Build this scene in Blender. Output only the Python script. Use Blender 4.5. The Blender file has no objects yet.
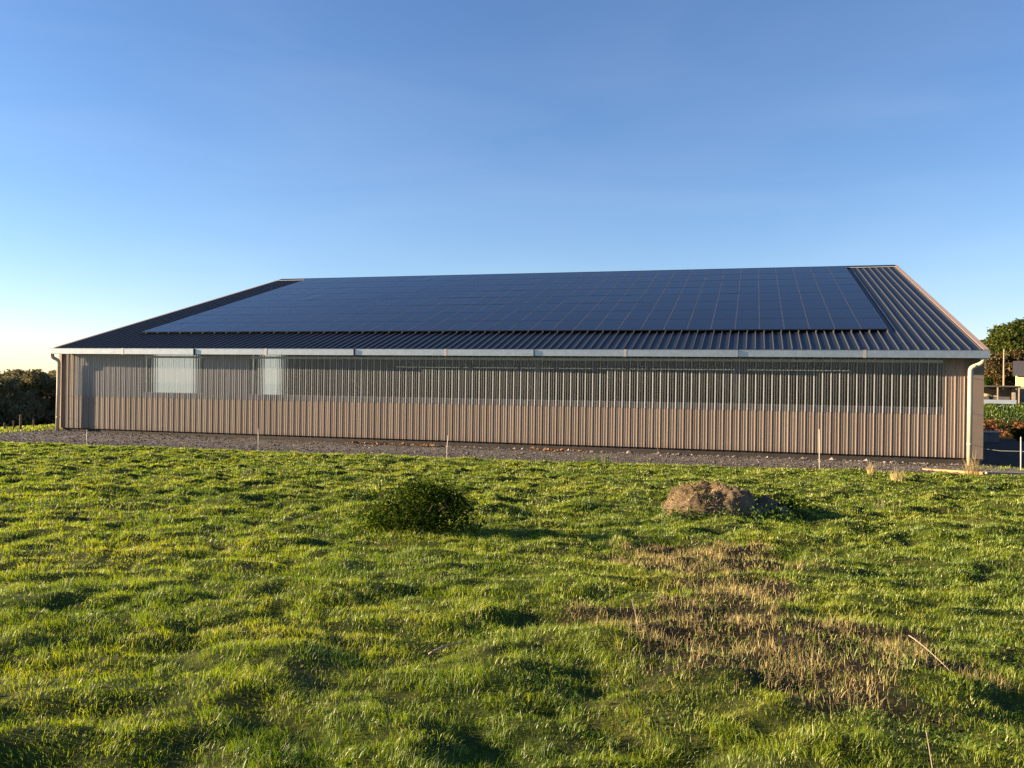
import bpy, bmesh, math, random
import numpy as np
from mathutils import Vector, Matrix

rng = np.random.default_rng(7)
random.seed(7)
scene = bpy.context.scene
COL = scene.collection
R = math.radians
pi = math.pi

# ---------------------------------------------------------------- camera
CAM = np.array([33.4465, -34.7565, 2.5496])
r_ = Vector((0.96165704, 0.27391353, 0.01367941))
u_ = Vector((-0.01346411, -0.00266607, 0.99990580))
f_ = Vector((-0.27392419, 0.96175063, -0.00112416))
cd = bpy.data.cameras.new('camera')
cam = bpy.data.objects.new('camera', cd)
COL.objects.link(cam)
M = Matrix((r_, u_, -f_)).transposed().to_4x4()
M.translation = Vector(CAM)
cam.matrix_world = M
cd.sensor_width = 36
cd.lens = 846.1 * 36 / 1024
cd.clip_start = 0.1
cd.clip_end = 8000
scene.camera = cam

# ---------------------------------------------------------------- helpers
def tag(o, label=None, cat=None, group=None, kind=None):
    if label: o['label'] = label
    if cat: o['category'] = cat
    if group: o['group'] = group
    if kind: o['kind'] = kind
    return o

def empty(name, loc=(0, 0, 0), rz=0):
    o = bpy.data.objects.new(name, None)
    COL.objects.link(o)
    o.location = loc
    o.rotation_euler = (0, 0, rz)
    o.empty_display_size = .3
    return o

def link(name, me, mats, parent=None):
    o = bpy.data.objects.new(name, me)
    COL.objects.link(o)
    if mats is not None and len(me.materials) == 0:
        for m in (mats if isinstance(mats, (list, tuple)) else [mats]):
            me.materials.append(m)
    if parent: o.parent = parent
    return o

def np_mesh(name, verts, faces, tint=None, matidx=None, smooth=False, attrs=None):
    """faces: list of int arrays (each N x k)"""
    verts = np.asarray(verts, np.float32)
    me = bpy.data.meshes.new(name)
    me.vertices.add(len(verts))
    me.vertices.foreach_set('co', verts.ravel())
    faces = [np.asarray(a, np.int32) for a in faces if len(a)]
    nl = sum(a.size for a in faces)
    nf = sum(len(a) for a in faces)
    me.loops.add(nl)
    me.loops.foreach_set('vertex_index', np.concatenate([a.ravel() for a in faces]))
    tot = np.concatenate([np.full(len(a), a.shape[1], np.int32) for a in faces])
    start = np.concatenate([[0], np.cumsum(tot)[:-1]]).astype(np.int32)
    me.polygons.add(nf)
    me.polygons.foreach_set('loop_start', start)
    if matidx is not None:
        me.polygons.foreach_set('material_index', np.asarray(matidx, np.int32))
    me.polygons.foreach_set('use_smooth', np.full(nf, bool(smooth)))
    a = dict(attrs or {})
    if tint is not None: a['tint'] = tint
    for k, v in a.items():
        at = me.attributes.new(k, 'FLOAT', 'POINT')
        at.data.foreach_set('value', np.asarray(v, np.float32))
    me.update(calc_edges=True)
    me.validate()
    return me

class MB:
    """collects boxes, tubes, prisms into one mesh"""
    def __init__(self): self.v = []; self.f = []; self.m = []
    def add(self, verts, faces, m=0):
        n = len(self.v)
        self.v += [tuple(p) for p in verts]
        self.f += [tuple(i + n for i in f) for f in faces]
        self.m += [m] * len(faces)
        return self
    def box(self, x0, x1, y0, y1, z0, z1, m=0):
        return self.add([(x0, y0, z0), (x1, y0, z0), (x1, y1, z0), (x0, y1, z0), (x0, y0, z1), (x1, y0, z1), (x1, y1, z1), (x0, y1, z1)],
                        [(3, 2, 1, 0), (4, 5, 6, 7), (0, 1, 5, 4), (1, 2, 6, 5), (2, 3, 7, 6), (3, 0, 4, 7)], m)
    def hexa(self, p, m=0):
        return self.add(p, [(3, 2, 1, 0), (4, 5, 6, 7), (0, 1, 5, 4), (1, 2, 6, 5), (2, 3, 7, 6), (3, 0, 4, 7)], m)
    def bar(self, a, b, w, h, m=0, up=(0, 0, 1)):
        a = Vector(a); b = Vector(b); d = (b - a).normalized()
        s = d.cross(Vector(up))
        if s.length < 1e-4: s = Vector((1, 0, 0))
        s.normalize(); t = s.cross(d)
        s = s * (w / 2); t = t * (h / 2)
        return self.hexa([a - s - t, a + s - t, b + s - t, b - s - t, a - s + t, a + s + t, b + s + t, b - s + t], m)
    def tube(self, pts, rad, n=10, m=0, cap=True):
        pts = [Vector(p) for p in pts]
        k = len(pts)
        rad = rad if isinstance(rad, (list, tuple)) else [rad] * k
        prev = None; base = len(self.v)
        for i, p in enumerate(pts):
            d = (pts[min(i + 1, k - 1)] - pts[max(i - 1, 0)]).normalized()
            if prev is None:
                a = Vector((1, 0, 0)) if abs(d.x) < .9 else Vector((0, 1, 0))
                s = d.cross(a).normalized()
            else:
                s = (prev - d * prev.dot(d)).normalized()
            prev = s; t = d.cross(s)
            for j in range(n):
                q = p + (s * math.cos(2 * pi * j / n) + t * math.sin(2 * pi * j / n)) * rad[i]
                self.v.append(tuple(q))
        for i in range(k - 1):
            for j in range(n):
                self.f.append((base + i * n + j, base + i * n + (j + 1) % n, base + (i + 1) * n + (j + 1) % n, base + (i + 1) * n + j)); self.m.append(m)
        if cap:
            self.f.append(tuple(base + j for j in range(n - 1, -1, -1))); self.m.append(m)
            self.f.append(tuple(base + (k - 1) * n + j for j in range(n))); self.m.append(m)
        return self
    def build(self, name, mats, parent=None, smooth=False):
        me = bpy.data.meshes.new(name)
        me.from_pydata(self.v, [], self.f)
        me.polygons.foreach_set('material_index', self.m)
        if smooth: me.polygons.foreach_set('use_smooth', [True] * len(self.f))
        me.update()
        return link(name, me, mats, parent)

# gradient noise (numpy)
_perm = np.random.default_rng(3).permutation(1024)
_ang = np.random.default_rng(4).uniform(0, 2 * pi, 1024)
def noise(x, y, s=1.0, seed=0):
    x = np.asarray(x, float) / s + seed * 37.13; y = np.asarray(y, float) / s + seed * 11.7
    xi = np.floor(x).astype(int); yi = np.floor(y).astype(int)
    xf = x - xi; yf = y - yi
    u = xf * xf * xf * (xf * (xf * 6 - 15) + 10); v = yf * yf * yf * (yf * (yf * 6 - 15) + 10)
    def g(i, j):
        h = _perm[(_perm[(xi + i) & 1023] + yi + j) & 1023]
        return np.cos(_ang[h]) * (xf - i) + np.sin(_ang[h]) * (yf - j)
    a = g(0, 0) + u * (g(1, 0) - g(0, 0)); b = g(0, 1) + u * (g(1, 1) - g(0, 1))
    return (a + v * (b - a)) * 1.5

def sstep(a, b, x):
    t = np.clip((x - a) / (b - a), 0, 1)
    return t * t * (3 - 2 * t)

# ---------------------------------------------------------------- materials
def nt(name):
    m = bpy.data.materials.new(name); m.use_nodes = True
    t = m.node_tree; t.nodes.clear()
    out = t.nodes.new('ShaderNodeOutputMaterial')
    return m, t, out
def N(t, typ, **kw):
    n = t.nodes.new(typ)
    for k, v in kw.items():
        if k in n.inputs: n.inputs[k].default_value = v
        else: setattr(n, k, v)
    return n
def ramp(t, fac, stops):
    n = t.nodes.new('ShaderNodeValToRGB')
    e = n.color_ramp.elements
    while len(e) < len(stops): e.new(.5)
    for i, (p, c) in enumerate(stops):
        e[i].position = p; e[i].color = (*c, 1)
    t.links.new(fac, n.inputs['Fac'])
    return n.outputs['Color']
def coords(t, kind='Object'):
    return t.nodes.new('ShaderNodeTexCoord').outputs[kind]
def tex_noise(t, scale, detail=4, vec=None, rough=.55):
    n = N(t, 'ShaderNodeTexNoise'); n.inputs['Scale'].default_value = scale; n.inputs['Detail'].default_value = detail
    n.inputs['Roughness'].default_value = rough
    t.links.new(vec if vec is not None else coords(t), n.inputs['Vector'])
    return n.outputs['Fac']

def mat_simple(name, c, rough=.6, metal=0, var=.15, scale=3., spec=.5, bump=0, bscale=40, coat=0):
    m, t, out = nt(name)
    p = N(t, 'ShaderNodeBsdfPrincipled')
    p.inputs['Roughness'].default_value = rough; p.inputs['Metallic'].default_value = metal
    p.inputs['Specular IOR Level'].default_value = spec
    if coat: p.inputs['Coat Weight'].default_value = coat; p.inputs['Coat Roughness'].default_value = .2
    f = tex_noise(t, scale, 5)
    c = np.array(c)
    col = ramp(t, f, [(.25, tuple(c * (1 - var))), (.75, tuple(np.minimum(c * (1 + var), 1)))])
    t.links.new(col, p.inputs['Base Color'])
    if bump:
        b = N(t, 'ShaderNodeBump'); b.inputs['Strength'].default_value = bump; b.inputs['Distance'].default_value = .02
        t.links.new(tex_noise(t, bscale, 6), b.inputs['Height']); t.links.new(b.outputs[0], p.inputs['Normal'])
    t.links.new(p.outputs[0], out.inputs[0])
    return m

def mat_leaf(name, stops, trans=.4, gloss=.3, rough=.5):
    m, t, out = nt(name)
    a = N(t, 'ShaderNodeAttribute', attribute_name='tint')
    col = ramp(t, a.outputs['Fac'], stops)
    d = N(t, 'ShaderNodeBsdfDiffuse'); tr = N(t, 'ShaderNodeBsdfTranslucent'); g = N(t, 'ShaderNodeBsdfGlossy')
    g.inputs['Roughness'].default_value = rough
    hs = N(t, 'ShaderNodeHueSaturation'); hs.inputs['Saturation'].default_value = 1.1; hs.inputs['Value'].default_value = 1.25
    t.links.new(col, d.inputs['Color']); t.links.new(col, hs.inputs['Color']); t.links.new(hs.outputs[0], tr.inputs['Color'])
    m1 = N(t, 'ShaderNodeMixShader'); m1.inputs[0].default_value = trans
    t.links.new(d.outputs[0], m1.inputs[1]); t.links.new(tr.outputs[0], m1.inputs[2])
    m2 = N(t, 'ShaderNodeMixShader')
    m2.inputs[0].default_value = gloss * .2
    t.links.new(m1.outputs[0], m2.inputs[1]); t.links.new(g.outputs[0], m2.inputs[2])
    t.links.new(m2.outputs[0], out.inputs[0])
    return m

MT = {}
# fibre/steel cladding with faint dirt streaks running down the sheets
def mat_cladding():
    m, t, out = nt('taupe_cladding')
    p = N(t, 'ShaderNodeBsdfPrincipled'); p.inputs['Roughness'].default_value = .5; p.inputs['Specular IOR Level'].default_value = .35
    mp = N(t, 'ShaderNodeMapping'); mp.inputs['Scale'].default_value = (1.6, 1.6, .12)
    t.links.new(coords(t), mp.inputs['Vector'])
    f = tex_noise(t, 1.0, 6, mp.outputs[0])
    col = ramp(t, f, [(.3, (.205, .155, .120)), (.7, (.250, .195, .154))])
    f2 = tex_noise(t, 9, 5)
    mx = N(t, 'ShaderNodeMixRGB', blend_type='MULTIPLY'); mx.inputs[0].default_value = .5
    c2 = ramp(t, f2, [(.35, (.8, .78, .75)), (.6, (1, 1, 1))])
    t.links.new(col, mx.inputs[1]); t.links.new(c2, mx.inputs[2])
    sx = N(t, 'ShaderNodeSeparateXYZ'); t.links.new(coords(t), sx.inputs[0])
    dv = N(t, 'ShaderNodeMath', operation='DIVIDE'); dv.inputs[1].default_value = .93; t.links.new(sx.outputs[0], dv.inputs[0])
    fl = N(t, 'ShaderNodeMath', operation='FLOOR'); t.links.new(dv.outputs[0], fl.inputs[0])
    wn = N(t, 'ShaderNodeTexWhiteNoise', noise_dimensions='1D'); t.links.new(fl.outputs[0], wn.inputs['W'])
    vr = N(t, 'ShaderNodeMapRange'); vr.inputs['To Min'].default_value = .90; vr.inputs['To Max'].default_value = 1.06; t.links.new(wn.outputs['Value'], vr.inputs[0])
    hv = N(t, 'ShaderNodeHueSaturation'); t.links.new(vr.outputs[0], hv.inputs['Value']); t.links.new(mx.outputs[0], hv.inputs['Color'])
    f3 = tex_noise(t, 2.5, 5)
    zz = N(t, 'ShaderNodeMath', operation='MULTIPLY_ADD'); zz.inputs[1].default_value = -1.9; t.links.new(sx.outputs[2], zz.inputs[0]); t.links.new(f3, zz.inputs[2])
    sp_ = N(t, 'ShaderNodeMixRGB'); t.links.new(ramp(t, zz.outputs[0], [(.1, (0, 0, 0)), (.6, (.55, .55, .55))]), sp_.inputs[0])
    t.links.new(hv.outputs[0], sp_.inputs[1]); sp_.inputs[2].default_value = (.16, .105, .07, 1)
    t.links.new(sp_.outputs[0], p.inputs['Base Color'])
    t.links.new(p.outputs[0], out.inputs[0])
    return m
MT['clad'] = mat_cladding()
MT['trim'] = mat_simple('corner_trim_paint', (.20, .155, .125), .45, var=.1)
MT['roof'] = mat_simple('slate_blue_roof_sheet', (.016, .020, .029), .42, var=.2, scale=2, spec=.25)
def mat_roof():
    m, t, out = nt('slate_blue_roof_sheet')
    p = N(t, 'ShaderNodeBsdfPrincipled'); p.inputs['Roughness'].default_value = .42; p.inputs['Specular IOR Level'].default_value = .25
    f = tex_noise(t, 2, 5)
    c = ramp(t, f, [(.25, (.012, .015, .022)), (.75, (.018, .022, .032))])
    a = N(t, 'ShaderNodeAttribute', attribute_name='rib_glint')
    mx = N(t, 'ShaderNodeMixRGB'); t.links.new(a.outputs['Fac'], mx.inputs[0]); t.links.new(c, mx.inputs[1]); mx.inputs[2].default_value = (.070, .075, .084, 1)  # ribs coloured paler to paint in their sunlit highlight
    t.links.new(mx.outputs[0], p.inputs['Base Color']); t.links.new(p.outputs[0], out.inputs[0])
    return m
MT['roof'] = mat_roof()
MT['verge'] = mat_simple('taupe_verge_paint', (.36, .25, .19), .45, var=.08)
MT['zinc'] = mat_simple('galvanised_gutter', (.44, .47, .50), .33, metal=.85, var=.12, scale=6)
MT['zinc_strap'] = mat_simple('gutter_strap', (.55, .46, .38), .4, metal=.6, var=.1)
MT['pipe'] = mat_simple('sand_pipe_pvc', (.50, .42, .30), .4, var=.06)
MT['steel'] = mat_simple('grey_steel_frame', (.20, .21, .22), .5, metal=.3, var=.15)
MT['dark_steel'] = mat_simple('dark_steel', (.035, .037, .043), .6, var=.1)
MT['rail'] = mat_simple('pale_rail', (.55, .55, .52), .5, var=.1)
MT['concrete'] = mat_simple('concrete', (.16, .15, .14), .85, var=.25, scale=4, bump=.3)
MT['plinth'] = mat_simple('dark_plinth', (.045, .036, .03), .9, var=.3, scale=4)
MT['pale_stone'] = mat_simple('pale_stone', (.42, .38, .32), .9, var=.25, scale=2)
MT['wood'] = mat_simple('weathered_post_wood', (.34, .27, .19), .8, var=.25, scale=8)
MT['plank_o'] = mat_simple('fresh_orange_plank', (.55, .30, .12), .7, var=.2, scale=6)
MT['plank_g'] = mat_simple('grey_plank', (.25, .22, .19), .8, var=.25, scale=6)
MT['white_stake'] = mat_simple('pale_plastic_stake', (.62, .56, .46), .5, var=.1)
MT['dark_stake'] = mat_simple('dark_iron_stake', (.06, .045, .035), .7, var=.2)
MT['wire'] = mat_simple('fence_wire', (.45, .45, .43), .4, metal=.6)
MT['alu'] = mat_simple('aluminium', (.13, .135, .15), .4, metal=.3, var=.08)
MT['black_frame'] = mat_simple('black_frame', (.012, .013, .016), .4, var=.1)
MT['bark'] = mat_simple('bark', (.09, .065, .045), .9, var=.35, scale=6, bump=.5)
MT['render_y'] = mat_simple('cream_render', (.70, .56, .30), .85, var=.08, scale=3)
MT['dark_roof'] = mat_simple('dark_slates', (.06, .055, .055), .7, var=.3, scale=6)
MT['stonewall'] = mat_simple('rubble_stone', (.26, .21, .16), .9, var=.45, scale=5, bump=.6, bscale=6)
MT['shed_board'] = mat_simple('pale_boards', (.42, .32, .22), .8, var=.3, scale=3)
MT['tarp'] = mat_simple('blue_white_tarp', (.26, .31, .40), .5, var=.1, scale=2)
MT['glass_dark'] = mat_simple('dark_window_glass', (.02, .025, .03), .1, var=.1)

# clear corrugated polycarbonate
def mat_poly():
    m, t, out = nt('clear_polycarbonate')
    tr = N(t, 'ShaderNodeBsdfTransparent'); tr.inputs['Color'].default_value = (.90, .92, .93, 1)
    d = N(t, 'ShaderNodeBsdfDiffuse'); d.inputs['Color'].default_value = (.72, .76, .82, 1)
    l = N(t, 'ShaderNodeBsdfTranslucent'); l.inputs['Color'].default_value = (.72, .76, .82, 1)
    g = N(t, 'ShaderNodeBsdfGlossy'); g.inputs['Roughness'].default_value = .12; g.inputs['Color'].default_value = (.9, .9, .9, 1)
    a = N(t, 'ShaderNodeMixShader'); a.inputs[0].default_value = .5
    t.links.new(d.outputs[0], a.inputs[1]); t.links.new(l.outputs[0], a.inputs[2])
    b = N(t, 'ShaderNodeMixShader')
    f = tex_noise(t, 2.2, 5)
    mr = N(t, 'ShaderNodeMapRange'); mr.inputs['To Min'].default_value = .008; mr.inputs['To Max'].default_value = .02
    lf = N(t, 'ShaderNodeLayerWeight'); p2 = N(t, 'ShaderNodeMath', operation='POWER'); p2.inputs[1].default_value = 1.35
    t.links.new(lf.outputs['Facing'], p2.inputs[0])
    m2 = N(t, 'ShaderNodeMath', operation='MULTIPLY_ADD'); m2.inputs[1].default_value = .95
    ra = N(t, 'ShaderNodeAttribute', attribute_name='rib_glint'); m3 = N(t, 'ShaderNodeMath', operation='MULTIPLY_ADD'); m3.inputs[1].default_value = .72; m3.use_clamp = True
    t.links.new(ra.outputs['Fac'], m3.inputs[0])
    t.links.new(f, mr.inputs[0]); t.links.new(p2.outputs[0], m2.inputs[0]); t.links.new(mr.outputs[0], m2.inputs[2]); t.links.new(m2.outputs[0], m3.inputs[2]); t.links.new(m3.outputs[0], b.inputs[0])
    t.links.new(tr.outputs[0], b.inputs[1]); t.links.new(a.outputs[0], b.inputs[2])
    c = N(t, 'ShaderNodeMixShader')
    lw = N(t, 'ShaderNodeLayerWeight'); pw_ = N(t, 'ShaderNodeMath', operation='POWER'); pw_.inputs[1].default_value = 4
    t.links.new(lw.outputs['Facing'], pw_.inputs[0])
    ma = N(t, 'ShaderNodeMath', operation='MULTIPLY_ADD'); ma.inputs[1].default_value = .7; ma.inputs[2].default_value = .035
    t.links.new(pw_.outputs[0], ma.inputs[0]); t.links.new(ma.outputs[0], c.inputs[0]); t.links.new(b.outputs[0], c.inputs[1]); t.links.new(g.outputs[0], c.inputs[2])
    t.links.new(c.outputs[0], out.inputs[0])
    return m
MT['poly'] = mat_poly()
MT['inner_shade'] = mat_simple('painted_shade_sheet', (.014, .018, .030), .7, var=.25)  # sheet colour darkened to paint in the unlit interior
MT['earth'] = mat_simple('trodden_earth', (.025, .020, .016), .95, var=.3, scale=2)

def mat_net():
    m, t, out = nt('pale_glow_net')  # added net that glows pale with the sun behind it
    tr = N(t, 'ShaderNodeBsdfTransparent'); l = N(t, 'ShaderNodeBsdfTranslucent'); l.inputs['Color'].default_value = (.24, .30, .37, 1)
    d = N(t, 'ShaderNodeBsdfDiffuse'); d.inputs['Color'].default_value = (.32, .37, .41, 1)
    a = N(t, 'ShaderNodeMixShader'); a.inputs[0].default_value = .3; t.links.new(l.outputs[0], a.inputs[1]); t.links.new(d.outputs[0], a.inputs[2])
    b = N(t, 'ShaderNodeMixShader'); b.inputs[0].default_value = .72; t.links.new(tr.outputs[0], b.inputs[1]); t.links.new(a.outputs[0], b.inputs[2])
    t.links.new(b.outputs[0], out.inputs[0])
    return m
MT['net'] = mat_net()

# solar glass with half cells
def mat_solar():
    m, t, out = nt('solar_glass')
    p = N(t, 'ShaderNodeBsdfPrincipled')
    p.inputs['Roughness'].default_value = .13; p.inputs['IOR'].default_value = 1.17
    uv = N(t, 'ShaderNodeUVMap')
    br = N(t, 'ShaderNodeTexBrick'); br.offset = 0; br.inputs['Scale'].default_value = 1
    br.inputs['Color1'].default_value = (.006, .010, .028, 1); br.inputs['Color2'].default_value = (.008, .013, .034, 1)
    br.inputs['Mortar'].default_value = (.022, .027, .042, 1)
    br.inputs['Mortar Size'].default_value = .006; br.inputs['Brick Width'].default_value = .163; br.inputs['Row Height'].default_value = .163
    t.links.new(uv.outputs[0], br.inputs['Vector'])
    t.links.new(br.outputs['Color'], p.inputs['Base Color'])
    t.links.new(p.outputs[0], out.inputs[0])
    return m
MT['solar'] = mat_solar()

def mat_ground():
    m, t, out = nt('field_ground')
    p = N(t, 'ShaderNodeBsdfPrincipled'); p.inputs['Roughness'].default_value = .95; p.inputs['Specular IOR Level'].default_value = .1
    co = coords(t)
    f1 = tex_noise(t, .9, 6, co); f2 = tex_noise(t, 7, 6, co, .7)
    g1 = ramp(t, f2, [(.3, (.014, .022, .004)), (.5, (.038, .055, .006)), (.7, (.08, .095, .012))])
    g2 = ramp(t, f2, [(.3, (.03, .036, .008)), (.7, (.09, .085, .025))])
    mx = N(t, 'ShaderNodeMixRGB'); t.links.new(ramp(t, f1, [(.45, (0, 0, 0)), (.65, (.8, .8, .8))]), mx.inputs[0])
    t.links.new(g1, mx.inputs[1]); t.links.new(g2, mx.inputs[2])
    so = N(t, 'ShaderNodeAttribute', attribute_name='soil')
    sc = ramp(t, f2, [(.3, (.006, .005, .004)), (.55, (.018, .014, .010)), (.75, (.05, .038, .024))])
    m2 = N(t, 'ShaderNodeMixRGB'); t.links.new(so.outputs['Fac'], m2.inputs[0]); t.links.new(mx.outputs[0], m2.inputs[1]); t.links.new(sc, m2.inputs[2])
    ya = N(t, 'ShaderNodeAttribute', attribute_name='yard')
    yc = ramp(t, f2, [(.3, (.020, .017, .014)), (.7, (.045, .036, .029))])
    m3 = N(t, 'ShaderNodeMixRGB'); t.links.new(ya.outputs['Fac'], m3.inputs[0]); t.links.new(m2.outputs[0], m3.inputs[1]); t.links.new(yc, m3.inputs[2])
    t.links.new(m3.outputs[0], p.inputs['Base Color'])
    b = N(t, 'ShaderNodeBump'); b.inputs['Strength'].default_value = .7; b.inputs['Distance'].default_value = .04
    t.links.new(f2, b.inputs['Height']); t.links.new(b.outputs[0], p.inputs['Normal'])
    t.links.new(p.outputs[0], out.inputs[0])
    return m
MT['ground'] = mat_ground()

def mat_gravel():
    m, t, out = nt('crushed_gravel')
    p = N(t, 'ShaderNodeBsdfPrincipled'); p.inputs['Roughness'].default_value = .9; p.inputs['Specular IOR Level'].default_value = .2
    co = coords(t)
    v = N(t, 'ShaderNodeTexVoronoi'); v.inputs['Scale'].default_value = 24; t.links.new(co, v.inputs['Vector'])
    sv = N(t, 'ShaderNodeSeparateColor'); t.links.new(v.outputs['Color'], sv.inputs[0])
    c = ramp(t, sv.outputs[0], [(0, (.040, .038, .037)), (.55, (.115, .108, .102)), (.85, (.21, .195, .18)), (1, (.38, .35, .32))])
    f = tex_noise(t, .8, 6, co)
    mx = N(t, 'ShaderNodeMixRGB', blend_type='MIX'); t.links.new(ramp(t, f, [(.5, (0, 0, 0)), (.66, (.7, .7, .7))]), mx.inputs[0])
    t.links.new(c, mx.inputs[1]); mx.inputs[2].default_value = (.12, .10, .08, 1)
    t.links.new(mx.outputs[0], p.inputs['Base Color'])
    b = N(t, 'ShaderNodeBump'); b.inputs['Strength'].default_value = 1; b.inputs['Distance'].default_value = .04
    t.links.new(v.outputs['Distance'], b.inputs['Height']); t.links.new(b.outputs[0], p.inputs['Normal'])
    t.links.new(p.outputs[0], out.inputs[0])
    return m
MT['gravel'] = mat_gravel()

GRASS = [(0, (.025, .060, .002)), (.35, (.105, .175, .004)), (.65, (.222, .295, .007)), (.82, (.33, .36, .018)), (1, (.42, .32, .11))]
MT['grass'] = mat_leaf('grass_blades', GRASS, .45, .3)
MT['straw'] = mat_leaf('dry_straw', [(0, (.08, .058, .028)), (.4, (.36, .28, .115)), (1, (.70, .57, .27))], .25, .06)
MT['weed'] = mat_leaf('weed_leaf', [(0, (.02, .05, .008)), (.6, (.06, .12, .018)), (1, (.14, .19, .035))], .35, .05)
MT['bush'] = mat_leaf('bush_leaf', [(0, (.010, .022, .004)), (.6, (.034, .060, .009)), (1, (.15, .17, .03))], .3, 0)
MT['oak'] = mat_leaf('oak_leaf', [(0, (.022, .036, .009)), (.6, (.075, .095, .022)), (1, (.17, .165, .04))], .3, 0)
MT['autumn'] = mat_leaf('autumn_leaf', [(0, (.05, .035, .015)), (.5, (.13, .095, .035)), (1, (.24, .17, .06))], .3, .08)
MT['wood_leaf'] = mat_leaf('woodland_leaf', [(0, (.09, .088, .055)), (.6, (.19, .17, .09)), (1, (.28, .24, .11))], .3, 0)
MT['bracken'] = mat_leaf('bracken_frond', [(0, (.06, .028, .012)), (.5, (.17, .072, .03)), (1, (.28, .13, .05))], .25, .05)
MT['stone'] = mat_leaf('loose_stone', [(0, (.055, .048, .044)), (.7, (.17, .145, .125)), (1, (.45, .40, .34))], 0, .05)
MT['spoil'] = mat_leaf('orange_soil', [(0, (.11, .06, .03)), (1, (.30, .17, .085))], 0, .02)
MT['heap'] = mat_simple('rotted_straw', (.105, .070, .042), .95, var=.5, scale=6, bump=1., bscale=18)

# ---------------------------------------------------------------- terrain
SLOPE = .0403
def edge_y(x):          # field / gravel boundary in front of the shed
    x = np.asarray(x, float)
    e = -7.4 + np.clip(x, -30, 60) / 41.5 * 4.1
    return e + .35 * noise(x, x * 0 + 3, 3.1) + .16 * noise(x, x * 0 + 9, .9)
def cam_uv(x, y):
    dx = np.asarray(x) - CAM[0]; dy = np.asarray(y) - CAM[1]
    return dx * .96175 + dy * .27392, -dx * .27392 + dy * .96175
def stub(x, y):         # mown, dead patch of the field (0..1)
    u, v = cam_uv(x, y)
    w = .35 * noise(x, y, .9, 5) + .18 * noise(x, y, .35, 6)
    a = 1 - np.hypot((u - 2.35) / 1.35, (v - 9.9) / 1.25) + w
    b = 1 - np.hypot((u - 1.85) / 1.55, (v - 6.3) / 1.5) + w
    c = 1 - np.hypot((u - 2.25) / .75, (v - 8.2) / .9) + w
    return sstep(.0, .3, np.maximum(np.maximum(a, b), c))
def base_h(x, y):
    x = np.asarray(x, float); y = np.asarray(y, float)
    k = np.maximum(0, -5 - y)
    z = -.28 + SLOPE * np.minimum(k, 60) + .12 * sstep(20, 0, x) * sstep(-8, -1, y)
    # valley to the left
    lx = np.maximum(0, -4 - x)
    z = z - 9.5 * (1 - np.exp(-(lx / 60) ** 1.15)) * sstep(-40, -5, y)
    # yard behind / right, falling gently, then a bank
    yr = sstep(41.8, 44.5, x) * sstep(-2.5, 4, y)
    z = z - yr * (.12 + .027 * np.clip(y, 0, 46))
    z = z + sstep(40, 44, x) * 2.75 * sstep(46.5, 57, y)
    # behind
    rise = sstep(48, 60, y) * (1 - sstep(40, 44, x)) * sstep(-10, 10, x) * 1.2
    z = z + rise
    d = np.hypot(x, y)
    z = z - 6 * sstep(200, 900, d)
    return z
def bumps(x, y):
    m = sstep(0, 1.2, edge_y(x) - y)
    wx = x + .22 * noise(x, y, .8, 14); wy = y + .22 * noise(x, y, .8, 15)
    b = .04 * noise(x, y, 3.4, 1) + .060 * noise(wx * .9, wy * 1.2, 1.05, 2) + .064 * noise(wx * .85, wy * 1.3, .55, 3) + .036 * noise(wx, wy * 1.2, .28, 4)
    m = m * (1 - .1 * stub(x, y))
    far = sstep(400, 100, np.hypot(x - 33, y + 34))
    return (.95 + .70 * sstep(-27, -19, y)) * b * m * far
def H(x, y): return base_h(x, y) + bumps(x, y)
def h1(x, y): return float(H(np.array([x]), np.array([y]))[0])

def axis(dense, coarse_lo, coarse_hi):
    return np.concatenate([coarse_lo, dense, coarse_hi])
xs = axis(np.arange(2, 47, .11), np.array([-3000, -1500, -700, -400, -250, -180, -140, -110, -90, -75, -62, -50, -40, -32, -25, -20, -16, -12, -9, -7, -5.5, -4, -3, -2, -1, 0, 1]),
          np.concatenate([np.arange(47.5, 75, 1.0), [80, 90, 105, 130, 170, 250, 400, 700, 1500, 3000]]))
ys = axis(np.arange(-35.5, -1.5, .11), np.array([-3000, -1500, -600, -250, -120, -80, -60, -48, -42, -39, -37, -36]),
          np.concatenate([np.arange(-1, 70, 1.2), [75, 82, 90, 100, 120, 150, 200, 280, 400, 700, 1500, 3000]]))
X, Y = np.meshgrid(xs, ys)
Z = H(X, Y)
nx, ny = len(xs), len(ys)
idx = np.arange(nx * ny).reshape(ny, nx)
q = np.stack([idx[:-1, :-1], idx[:-1, 1:], idx[1:, 1:], idx[1:, :-1]], -1).reshape(-1, 4)
soil = stub(X, Y)
spots = sstep(.42, .62, noise(X, Y, .8, 12) + .35 * noise(X, Y, .25, 13)) * (Y < edge_y(X))
soil = np.clip(soil + spots * .3, 0, 1)
yard = sstep(41.0, 42.0, X) * sstep(-1.2, .6, Y + .3 * noise(X, Y, 1.2, 8)) * sstep(47, 45.5, Y) * sstep(75, 70, X)
yard = np.maximum(yard, ((X > 0) & (X < 41.5) & (Y > 0) & (Y < 41)).astype(float))
me = np_mesh('ground', np.stack([X.ravel(), Y.ravel(), Z.ravel()], 1), [q], smooth=True, attrs={'soil': soil.ravel(), 'yard': yard.ravel()})
tag(link('ground', me, MT['ground']), kind='structure')

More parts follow.
